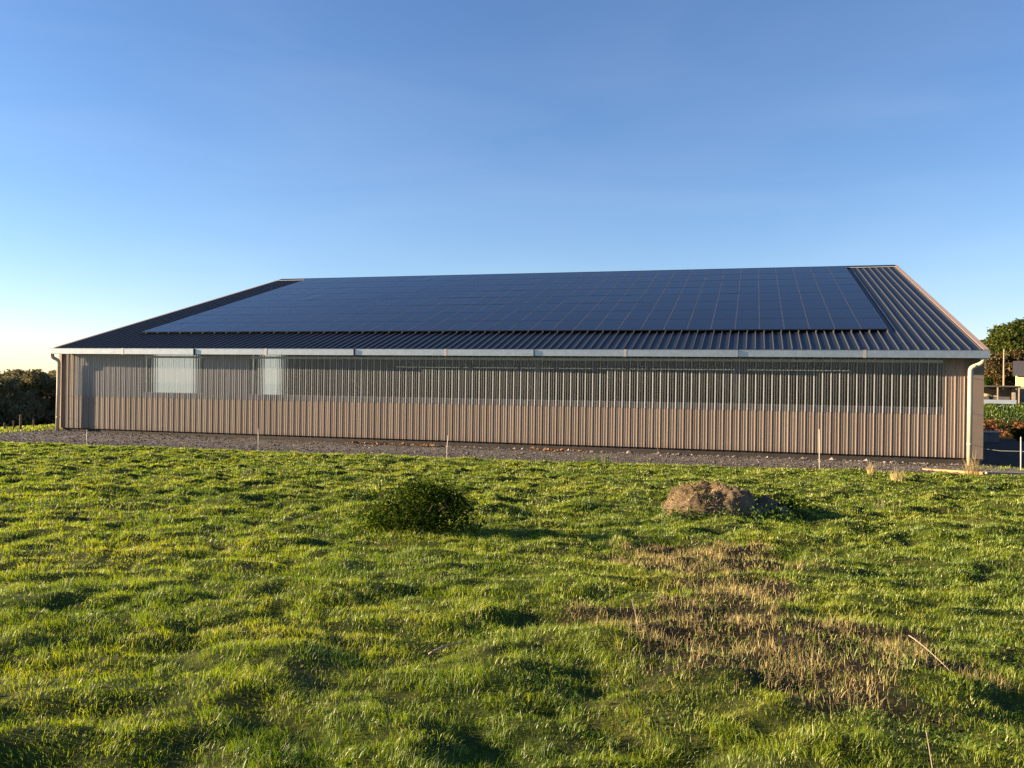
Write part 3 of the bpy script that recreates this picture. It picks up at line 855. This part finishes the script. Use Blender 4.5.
# dry stalk at the pipe foot, dry tufts
def tuft(name, x, y, n, h, spread, label, mat='straw', cat='dry grass', tr=(.3, 1)):
    o = empty(name, (x, y, h1(x, y))); tag(o, label, cat)
    a = rng.uniform(0, 2 * pi, n); rr = spread * np.sqrt(rng.uniform(0, 1, n))
    P = np.stack([rr * np.cos(a), rr * np.sin(a), np.full(n, -.03)], 1)
    V, Q, TR, TI = blades(P, h * rng.uniform(.45, 1.1, n), rng.uniform(.008, .016, n), np.abs(rng.normal(.12, .16, n)), rng.uniform(tr[0], tr[1], n), .2)
    link('blade_clump', np_mesh('blade_clump', V, [Q, TR], TI), MT[mat], o)
    k = max(3, n // 25)
    for i in range(k):
        b = rng.uniform(0, 2 * pi); q = spread * .5
        p0 = Vector((q * math.cos(b), q * math.sin(b), 0)); p1 = p0 + Vector((rng.normal(0, .05), rng.normal(0, .05), h * rng.uniform(.7, 1.15)))
        t = MB(); t.tube([p0, (p0 + p1) / 2 + Vector((.01, 0, 0)), p1], [.006, .005, .003], 5)
        t.build('seed_stalk', MT['wood'], o)
    return o
tuft('grass_tuft', 37.4, -8.9, 130, .40, .22, 'tall straw coloured grass tuft standing alone near the right end of the field')
tuft('grass_tuft', 37.1, -5.6, 70, .50, .12, 'thin dry upright grass tuft on the gravel edge just right of the tall stake')
tuft('dead_weed', 40.35, -4.1, 90, .85, .22, 'brown dried weed stalks growing in front of the right downpipe foot', cat='weed', tr=(0, .6))
tuft('dead_weed', 42.6, -7.6, 60, .75, .25, 'brown dead weed at the right edge of the field', cat='weed', tr=(0, .7))
tuft('nettle_clump', 35.9, -17.4, 160, .34, .40, 'bright green weed clump in the grass right of the straw heap', mat='weed', cat='weed', tr=(.3, 1))
tuft('nettle_clump', 24.9, -7.3, 110, .38, .30, 'yellow green weed clump on the gravel edge behind the bush', mat='weed', cat='weed', tr=(.5, 1))
tuft('nettle_clump', 16.9, -6.9, 90, .36, .25, 'yellow green weed clump on the gravel edge right of the pale stake', mat='weed', cat='weed', tr=(.5, 1))
tuft('nettle_clump', 28.2, -5.2, 160, .42, .5, 'leafy weed clump at the gravel edge left of the dark stake', mat='weed', cat='weed', tr=(.3, .9))

# fallen dead stems over the mown patch
def stem(pts, r, label):
    t = MB(); pts = bez(*[(a, b, h1(a, b) + c) for a, b, c in pts]); t.tube(pts, [r * (1 - .07 * i) for i in range(len(pts))], 6)
    tag(t.build('twig', MT['wood'], None, True), label, 'twig')
def uvxy(u, v): return (CAM[0] + u * .96175 - v * .27392, CAM[1] + u * .27392 + v * .96175)
stem([(*uvxy(2.84, 6.0), .12), (*uvxy(2.85, 5.8), .09), (*uvxy(2.88, 5.5), .03)], .004, 'thin pale dead stem leaning at the right side of the stubble patch')
stem([(*uvxy(.98, 6.35), .02), (*uvxy(.96, 6.4), .12), (*uvxy(.93, 6.42), .22)], .004, 'upright broken stem at the left edge of the stubble patch')
stem([(*uvxy(-.55, 5.85), .02), (*uvxy(-.46, 5.92), .06), (*uvxy(-.30, 6.02), .05)], .007, 'short brown twig lying in the grass left of the stubble patch')
stem([(*uvxy(2.02, 4.0), .02), (*uvxy(2.0, 4.0), .14), (*uvxy(1.99, 4.02), .22)], .0035, 'thin dry stem standing at the lower right corner of the field')

# ---------------------------------------------------------------- bush
def crown(blobs, n, size, tint_shift=0., flat=0., jitter=.2, noise_amp=.35, fill=.75):
    """leaf quads spread through ellipsoid blobs (cx,cy,cz,rx,ry,rz)"""
    Ps = []
    vol = np.array([b[3] * b[4] * b[5] for b in blobs]) ** .67; vol = vol / vol.sum()
    for b, w in zip(blobs, vol):
        k = int(n * w)
        d_ = rng.normal(size=(k, 3)); d_ /= np.linalg.norm(d_, axis=1)[:, None]
        rad = rng.uniform(0, 1, k) ** (1 / 3) * (1 - fill) + fill * (rng.uniform(0, 1, k) ** .25)
        nn = 1 + noise_amp * (noise(d_[:, 0] * 2.3 + b[0] * 3.1, d_[:, 1] * 2.3 + d_[:, 2] * 1.9 + b[1], .55, 3)) + jitter * rng.normal(0, .35, k)
        Ps.append(np.array(b[:3]) + d_ * (rad * nn)[:, None] * np.array(b[3:]))
    P = np.concatenate(Ps); k = len(P)
    # open gaps by dropping leaves in noisy cells
    sc = max(max(b[3:]) for b in blobs) * .28
    g = noise(P[:, 0] + P[:, 2] * .7, P[:, 1] - P[:, 2] * .9, sc, 9)
    P = P[g > -.34]; k = len(P)
    tint = np.clip(.5 + tint_shift + .35 * noise(P[:, 0] + P[:, 2], P[:, 1] + P[:, 2] * .6, sc * 1.4, 5) + rng.normal(0, .17, k), 0, 1)
    return leaves(P, size * rng.uniform(.6, 1.4, k), tint, flat)

bx, by = 29.08, -23.95
bush = tag(empty('bush', (bx, by, h1(bx, by) - .03)), 'round dark green leafy bush standing alone in the field, brighter on its left side', 'bush')
V, Q, TI = crown([(-.35, 0, .30, .42, .42, .32), (.05, .05, .38, .48, .45, .36), (.42, 0, .32, .40, .42, .34), (0, -.25, .28, .45, .35, .28), (-.55, -.1, .2, .26, .3, .2), (.2, .1, .52, .3, .3, .22), (-.2, .1, .56, .2, .2, .16), (.5, .1, .46, .2, .22, .2), (.0, -.1, .66, .16, .16, .12), (.3, .0, .60, .13, .15, .14)], 12000, .021, 0, .1, .45, .8)
keep = np.repeat(V.reshape(-1, 4, 3)[:, 0, 2] > .0, 4)
V = V[keep]; TI = TI[keep]; Q = np.arange(len(V)).reshape(-1, 4)
link('foliage', np_mesh('foliage', V, [Q], TI), MT['bush'], bush)
t = MB()
for i in range(34):
    a = rng.uniform(0, 2 * pi); e = rng.uniform(.25, .8)
    p1 = Vector((e * .85 * math.cos(a), e * .7 * math.sin(a), rng.uniform(.45, .88) * (1.05 - .5 * e)))
    t.tube([(rng.normal(0, .12), rng.normal(0, .1), 0), p1 * .5 + Vector((0, 0, .06)), p1], [.010, .007, .003], 5)
t.build('stem_cluster', MT['bark'], bush)
n = 700
a = rng.uniform(0, 2 * pi, n); rr = rng.uniform(.75, 1.15, n)
V, Q, TR, TI = blades(np.stack([.80 * rr * np.cos(a), .52 * rr * np.sin(a), np.full(n, .0)], 1), rng.uniform(.08, .26, n), rng.uniform(.006, .010, n), np.abs(rng.normal(.2, .25, n)), rng.uniform(.3, .95, n))
link('base_grass', np_mesh('base_grass', V, [Q, TR], TI), MT['grass'], bush)

# ---------------------------------------------------------------- straw heap
hx, hy = 32.85, -19.45
heap_scale = (1.25, 1.1, 1.42)
heap = tag(empty('straw_heap', (hx, hy, h1(hx, hy) - .08), R(14)), 'brown heap of rotting straw and earth in the field in front of the shed', 'heap')
def heap_h(u, v):
    r_u = np.where(u < 0, .60, .62); e_u = np.where(u < 0, 6., 4.)
    a = .42 * np.exp(-(np.abs(u + .05) / r_u) ** e_u - (np.abs(v) / .72) ** 5) * (1 - .16 * np.clip(-u, 0, 1) - .05 * u)
    b = .26 * np.exp(-((u - .66) / .44) ** 2 - (v / .6) ** 2)
    s = np.maximum(a, b)
    cl = np.clip(s, 0, .25) / .25
    return s + cl * (.085 * noise(u, v, .45, 77) + .075 * noise(u, v, .22, 72) + .045 * noise(u, v, .10, 73) + .022 * noise(u, v, .05, 74))
uu = np.linspace(-1.5, 1.7, 150); vv = np.linspace(-1.3, 1.3, 110)
U, Vv = np.meshgrid(uu, vv)
HZ = heap_h(U, Vv) - .05
hi = np.arange(U.size).reshape(U.shape)
q = np.stack([hi[:-1, :-1], hi[:-1, 1:], hi[1:, 1:], hi[1:, :-1]], -1).reshape(-1, 4)
link('heap_body', np_mesh('heap_body', np.stack([U.ravel(), Vv.ravel(), HZ.ravel()], 1), [q], smooth=True), MT['heap'], heap)
n = 13000
u = rng.uniform(-1.2, 1.3, n); v = rng.uniform(-1.1, 1.1, n)
hh = heap_h(u, v); k = (hh > .07) & (rng.uniform(0, 1, n) < sstep(.35, -.25, u + .3 * noise(u, v, .3, 78)) * .93 + .07); u, v, hh = u[k], v[k], hh[k]; n = len(u)  # pale straw thins rightward, putting lit and shaded sides into the colour
V, Q, TR, TI = blades(np.stack([u, v, hh - .035], 1), rng.uniform(.03, .10, n), rng.uniform(.006, .012, n), rng.uniform(.7, 1.5, n), np.clip(rng.uniform(0, .75, n) + .25 * noise(u, v, .3, 8), 0, 1), .2)
o = link('loose_straw', np_mesh('loose_straw', V, [Q, TR], TI), MT['straw'], heap)
P = np.stack([rng.normal(.90, .2, 1500), rng.normal(.1, .3, 1500), np.abs(rng.normal(.06, .10, 1500)) + .02], 1)
V, Q, TI = leaves(P, rng.uniform(.012, .03, len(P)), rng.uniform(0, .6, len(P)), .3)
P2 = np.stack([rng.uniform(-.9, .9, 1800), -.72 + rng.normal(0, .12, 1800), np.abs(rng.normal(.05, .07, 1800))], 1)
V2, Q2, TI2 = leaves(P2, rng.uniform(.012, .03, len(P2)), rng.uniform(.3, 1, len(P2)), .3)
link('base_weeds', np_mesh('base_weeds', V2, [Q2], TI2), MT['weed'], heap)
link('nettles', np_mesh('nettles', V, [Q], TI), MT['bush'], heap)

heap.scale = heap_scale
# ---------------------------------------------------------------- trees and far things
def tree(name, x, y, h, blobs, n, leaf, mat, label, cat='tree', trunk_r=.25, group=None, z=None, limbs=7, copy_of=None, rz=0, s=1):
    zz = (h1(x, y) if z is None else z) - .1
    o = empty(name, (x, y, zz), rz); o.scale = (s, s, s)
    tag(o, label, cat, group)
    if copy_of:
        for ch in copy_of.children:
            c = ch.copy(); COL.objects.link(c); c.parent = o
        return o
    t = MB()
    top = h * .62
    t.tube([(0, 0, -.3), (.04 * h * .3, .02, top * .35), (-.02 * h * .3, .03, top * .7), (0, 0, top)], [trunk_r * 1.25, trunk_r, trunk_r * .7, trunk_r * .35], 8)
    for i, b in enumerate(blobs[:limbs]):
        q = Vector((b[0], b[1], b[2])) ; p0 = Vector((0, 0, top * (.35 + .45 * (i / max(1, limbs)))))
        t.tube([p0, (p0 * .45 + q * .55) + Vector((0, 0, -.06 * h)), q], [trunk_r * .45, trunk_r * .28, trunk_r * .1], 6)
    t.build('trunk', MT['bark'], o, True)
    V, Q, TI = crown(blobs, n, leaf)
    link('crown', np_mesh('crown', V, [Q], TI), MT[mat], o)
    return o
def ab(px, d):                    # where a bearing at a distance lies on the ground
    k = (px - 512) / 846.1
    v = Vector((r_.x * k + f_.x, r_.y * k + f_.y)).normalized()
    return CAM[0] + v.x * d, CAM[1] + v.y * d

def blob_set(h, w, k, seed, low=.3):
    g = np.random.default_rng(seed); out = []
    for i in range(k):
        a = g.uniform(0, 2 * pi); rr = w * .62 * math.sqrt(g.uniform(0, 1)); f = g.uniform(0, 1)
        zc = h * (low + (1 - low) * .80 * f); rr *= (1.1 - .65 * f)
        s = w * g.uniform(.30, .46) * (1.1 - .35 * f)
        out.append((rr * math.cos(a), rr * math.sin(a), zc, s, s, s * g.uniform(.62, .85)))
    return out

x, y = ab(1016, 118); tree('oak_tree', x, y, 11.0, blob_set(10.7, 5.6, 15, 1, .42), 30000, .17, 'oak', 'big rounded dark green oak rising above the scrub at the right edge', trunk_r=.4)
x, y = ab(1046, 124); tree('oak_tree', x, y, 10.5, blob_set(10.5, 5.0, 11, 2, .4), 15000, .19, 'oak', 'second dark oak crown cut by the right edge of the photo, behind the big one', trunk_r=.4)
x, y = ab(974, 128); tree('young_tree', x, y, 9.4, blob_set(9.4, 2.6, 7, 3, .45), 4200, .15, 'oak', 'thin sparse young tree peeping over the sloping edge of the shed roof', trunk_r=.15)
GA = 'autumn scrub trees behind the sheds on the right'
lab = ['brown autumn scrub tree next to the shed corner on the right', 'golden brown scrub tree just behind the utility pole', 'russet scrub tree above the cream walled house', 'olive brown scrub tree at the right edge behind the house']
for i, (px, d_, h, w) in enumerate([(984, 112, 6.6, 3.2), (1002, 113, 7.0, 3.2), (1018, 114, 6.9, 3.2), (1036, 112, 6.0, 3.0)]):
    x, y = ab(px, d_); tree('scrub_tree', x, y, h, blob_set(h, w, 9, 10 + i, .22), 8500, .13, 'autumn', lab[i], trunk_r=.13, group=GA)
x, y = ab(986, 99); tree('evergreen_shrub', x, y, 2.9, blob_set(3.2, 1.5, 7, 30, .2), 3000, .11, 'bush', 'dark evergreen shrub above the low shelter roof beside the shed corner', 'shrub', trunk_r=.07)
x, y = ab(1021, 79); tree('evergreen_shrub', x, y, 1.3, blob_set(1.3, 1.3, 6, 31, .2), 2600, .09, 'bush', 'dark green shrub in front of the rusty bracken at the right', 'shrub', trunk_r=.05)

# utility pole
x, y = ab(1003.5, 107); zz = h1(x, y)
o = tag(empty('utility_pole', (x, y, zz)), 'slim pale wooden utility pole standing among the scrub trees', 'pole')
t = MB(); t.tube([(0, 0, -.3), (0, 0, 7.0 - zz)], [.09, .06], 10); t.build('pole_shaft', MT['wood'], o, True)
t = MB(); t.tube([(0, -.1, 6.7 - zz), (0, -.24, 6.7 - zz), (0, -.26, 6.82 - zz)], .03, 6); t.build('insulator', MT['alu'], o)

# low open shelter
x, y = ab(1000, 97); zz = h1(x, y)
o = tag(empty('open_shelter', (x, y, zz), R(-14)), 'low open fronted shelter with flat dark roof on the bank right of the shed', 'shelter')
rh = 2.95 - zz
t = MB(); t.hexa([(-3.6, -1.2, rh - .12), (1.75, -1.2, rh - .12), (1.75, 1.6, rh - .3), (-3.6, 1.6, rh - .3), (-3.6, -1.2, rh), (1.75, -1.2, rh), (1.75, 1.6, rh - .18), (-3.6, 1.6, rh - .18)]); t.build('roof', MT['dark_roof'], o)
t = MB(); t.box(-3.5, 1.0, 1.3, 1.4, 0, rh - .32); t.build('back_wall', MT['shed_board'], o)
t = MB(); t.box(1.0, 1.65, -.2, 1.39, 0, rh - .32); t.build('side_store', MT['stonewall'], o)
for px_ in (-3.5, -1.7, -.2, 1.6):
    t = MB(); t.box(px_ - .06, px_ + .06, -1.1, -.98, -.2, rh - .13); t.build('post', MT['wood'], o)
t = MB(); t.box(-3.4, 1.0, .3, .9, 0, .75); t.build('manger', MT['dark_roof'], o)
x2, y2 = ab(1000, 94); z2 = h1(x2, y2)
o = tag(empty('feed_trough', (x2, y2, z2), R(-14)), 'long pale blue feed trough on the grass in front of the low shelter', 'trough')
t = MB(); t.hexa([(-1.6, -.2, .12), (1.35, -.2, .12), (1.35, .2, .12), (-1.6, .2, .12), (-1.65, -.3, .5), (1.4, -.3, .5), (1.4, .3, .5), (-1.65, .3, .5)]); t.build('trough_body', MT['tarp'], o)
for q_ in (-1.3, 1.1):
    t = MB(); t.box(q_ - .05, q_ + .05, -.15, .15, -.1, .119); t.build('leg', MT['steel'], o)

# cream house
x, y = ab(1016.5, 102); zz = h1(x, y)
o = tag(empty('house', (x, y, zz), R(-14)), 'small cream rendered house with dark roof at the right edge of the photo', 'house')
e_ = 4.1 - zz
t = MB(); t.box(0, 9, 0, 6, 0, e_); t.add([(0.001, 0.001, e_), (0.001, 5.999, e_), (0.001, 3, e_ + 1.4), (8.999, 0.001, e_), (8.999, 5.999, e_), (8.999, 3, e_ + 1.4)], [(1, 0, 2), (3, 4, 5)]); t.build('wall', MT['render_y'], o)
t = MB()
for s_ in (-1, 1):
    yo = 3 + s_ * 3.25
    t.hexa([(-.3, yo, e_ - .10), (9.3, yo, e_ - .10), (9.3, 3, e_ + 1.42), (-.3, 3, e_ + 1.42), (-.3, yo, e_ + .02), (9.3, yo, e_ + .02), (9.3, 3, e_ + 1.54), (-.3, 3, e_ + 1.54)])
t.build('roof', MT['dark_roof'], o)
for wx in (2.2, 5.2):
    t = MB(); t.box(wx, wx + .9, -.03, .02, 1.2, 2.4); f = t.build('window', MT['glass_dark'], o)
    t = MB(); t.box(wx - .08, wx + .98, -.12, -.031, 1.12, 1.19); t.build('sill', MT['pale_stone'], f)
x, y = ab(1017.5, 99)
o = tag(empty('stone_wall', (x, y, h1(x, y)), R(-14)), 'rough rubble garden wall below the cream house', 'wall')
t = MB()
for i in range(12):
    a = i * .8; hh_ = 1.75 + .12 * math.sin(i * 2.3); t.box(a, a + .79, -.2, .2 + .02 * (i % 3), -.4, hh_)
t.build('wall_body', MT['stonewall'], o)

# bracken bank
n = 22000
x = rng.uniform(42, 86, n); y = 46.6 + rng.uniform(0, 1, n) * 4.2
w = noise(x, y, 2.2, 81) + .5 * noise(x, y, .8, 82)
k = rng.uniform(0, 1, n) < sstep(-.35, .1, w); x, y = x[k], y[k]; n = len(x)
P = np.stack([x, y, H(x, y) + rng.uniform(0, .65, n)], 1)
V, Q, TI = leaves(P, rng.uniform(.06, .16, n), np.clip(rng.uniform(0, 1, n) + .3 * noise(x, y, 1.2, 5), 0, 1), .3)
tag(link('bracken', np_mesh('bracken', V, [Q], TI), MT['bracken']), 'rusty orange bracken covering the bank beyond the yard on the right', 'bracken', kind='stuff')
n = 42000
x = rng.uniform(42, 88, n); y = rng.uniform(51.3, 66, n)
P = np.stack([x, y, H(x, y) - .02], 1)
V, Q, TR, TI = blades(P, rng.uniform(.12, .34, n), rng.uniform(.05, .09, n), np.abs(rng.normal(.3, .3, n)), np.clip(.24 + .25 * noise(x, y, 1.5, 7) + rng.normal(0, .10, n), 0, .8))
tag(link('bank_grass', np_mesh('bank_grass', V, [Q, TR], TI), MT['grass']), 'rough sunlit grass on top of the bank below the shelter', 'grass', kind='stuff')

# concrete trough in the yard
x, y = ab(991, 72); zz = h1(x, y)
o = tag(empty('concrete_block', (x, y, zz), R(-10)), 'squat concrete block with a pale slab on top in the shaded yard', 'concrete block')
t = MB(); t.box(-.62, .55, -.4, .4, -.1, .72); t.build('block_body', MT['concrete'], o)
t = MB(); t.box(-.70, .66, -.48, .48, .722, .82); t.build('top_slab', MT['pale_stone'], o)

# ---------------------------------------------------------------- left side: crest grass, posts, wood
n = 30000
x = rng.uniform(-22, 0.5, n); y = rng.uniform(-9, 34, n)
gback = np.where(x > -.6, .6, -4.4 - .25 * (x + .6))
k = (y > gback + .1 * rng.normal(size=n)) & ((x < -.4)); x, y = x[k], y[k]; n = len(x)
P = np.stack([x, y, H(x, y) - .01], 1)
V, Q, TR, TI = blades(P, rng.uniform(.07, .18, n), rng.uniform(.03, .05, n), np.abs(rng.normal(.3, .3, n)), np.clip(.68 + .2 * noise(x, y, 1.5, 7) + rng.normal(0, .12, n), 0, .95))
tag(link('crest_grass', np_mesh('crest_grass', V, [Q, TR], TI), MT['grass']), 'bright strip of grass left of the shed where the ground drops away', 'grass', kind='stuff')

GP = 'old fence posts on the left crest'
for px, d_, h, r, lb in ((21, 49, .78, .06, 'thick weathered fence post on the grass crest left of the shed'), (14, 50.5, .42, .035, 'short thin post just left of the thick weathered post'), (5, 50.5, .30, .05, 'low pale stub post at the far left edge of the photo'), (34, 52, .40, .04, 'short grey post between the thick post and the shed corner')):
    x, y = ab(px, d_)
    o = tag(empty('fence_post', (x, y, h1(x, y))), lb, 'fence post', GP)
    t = MB(); t.tube([(0, 0, -.3), (.01, 0, h * .6), (0, 0, h), (0, 0, h + .02)], [r, r, r * .92, r * .5], 9); t.build('post_shaft', MT['bark'], o)
    t = MB(); t.tube([(r, -r, h * .75), (r * 1.3, -r * 1.3, h * .77)], .01, 5); t.build('staple', MT['dark_stake'], o)

# wood in the valley on the left: each tree its own
GW = 'woodland trees in the valley left of the shed'
protos = []
specs = [(11.5, 5.4, 12, 100), (10.5, 4.8, 11, 101), (12.0, 5.0, 12, 102)]
wl = 'dark round crowned tree in the shaded wood beyond the left end of the shed'
kk = 0
for row, dist in enumerate((112, 121, 132, 146)):
    for px in range(-150 + row * 7, 92, 26):
        p = px + random.uniform(-7, 7); d_ = dist + random.uniform(-3, 3)
        x, y = ab(p, d_)
        zz = h1(x, y)
        top = CAM[2] + (7.0 + random.uniform(-5, 1.5) + (-2 if row < 2 else .8)) * d_ / 846
        h = (top - zz) * 1.12
        if kk < 3:
            hh_, w, nb, sd = specs[kk]
            o = tree('woodland_tree', x, y, hh_, blob_set(hh_, w, nb, sd, .12), 15000, .20, 'wood_leaf', wl, group=GW, trunk_r=.3, s=h / hh_)
            protos.append((o, hh_))
        else:
            src, hh_ = protos[kk % 3]
            o = tree('woodland_tree', x, y, hh_, None, 0, 0, None, wl, group=GW, copy_of=src, rz=random.uniform(0, 6), s=h / hh_)
        kk += 1

# ---------------------------------------------------------------- light
SUN_AZ = R(12); SUN_EL = R(13)
sd = Vector((-math.cos(SUN_AZ) * math.cos(SUN_EL), -math.sin(SUN_AZ) * math.cos(SUN_EL), math.sin(SUN_EL)))
sl = bpy.data.lights.new('sun', 'SUN'); sl.energy = 5.0; sl.angle = R(.55); sl.color = (1, .76, .47)
so = bpy.data.objects.new('sun', sl); COL.objects.link(so)
so.rotation_euler = sd.to_track_quat('Z', 'Y').to_euler()
so.location = (0, -20, 40)

w = bpy.data.worlds.new('World'); scene.world = w; w.use_nodes = True
t = w.node_tree; t.nodes.clear()
out = t.nodes.new('ShaderNodeOutputWorld'); bg = t.nodes.new('ShaderNodeBackground')
sky = t.nodes.new('ShaderNodeTexSky'); sky.sky_type = 'NISHITA'; sky.sun_disc = False
sky.sun_elevation = SUN_EL; sky.sun_rotation = math.atan2(sd.x, sd.y)
sky.altitude = 100; sky.air_density = 1.0; sky.dust_density = 0.0; sky.ozone_density = 3.6
tint = t.nodes.new('ShaderNodeMixRGB'); tint.blend_type = 'MULTIPLY'; tint.inputs[0].default_value = 1; tint.inputs[2].default_value = (1.08, .955, 1.0, 1)
t.links.new(sky.outputs[0], tint.inputs[1]); hs = t.nodes.new('ShaderNodeHueSaturation'); hs.inputs['Saturation'].default_value = 1.05
tc = t.nodes.new('ShaderNodeTexCoord'); mp = t.nodes.new('ShaderNodeMapping'); mp.inputs['Scale'].default_value = (1.5, 1.5, 7); mp.inputs['Rotation'].default_value = (.25, .15, 0)
cn = t.nodes.new('ShaderNodeTexNoise'); cn.inputs['Scale'].default_value = 1.6; cn.inputs['Detail'].default_value = 6; cn.inputs['Distortion'].default_value = .6
t.links.new(tc.outputs['Generated'], mp.inputs['Vector']); t.links.new(mp.outputs[0], cn.inputs['Vector'])
for sock, lo, hi in (('Value', 1.0, 1.035), ('Saturation', 1.07, 1.0)):          # thin veils of high cloud
    mr = t.nodes.new('ShaderNodeMapRange'); mr.inputs['From Min'].default_value = .42; mr.inputs['From Max'].default_value = .75
    mr.inputs['To Min'].default_value = lo; mr.inputs['To Max'].default_value = hi
    t.links.new(cn.outputs['Fac'], mr.inputs[0]); t.links.new(mr.outputs[0], hs.inputs[sock])
t.links.new(tint.outputs[0], hs.inputs['Color']); t.links.new(hs.outputs[0], bg.inputs['Color']); bg.inputs['Strength'].default_value = .057
t.links.new(bg.outputs[0], out.inputs[0])

scene.view_settings.view_transform = 'Standard'
scene.view_settings.look = 'None'
scene.view_settings.exposure = 1.95
scene.view_settings.gamma = 1
scene.cycles.max_bounces = 8
scene.cycles.transparent_max_bounces = 16
scene.cycles.caustics_reflective = False
scene.cycles.caustics_refractive = False
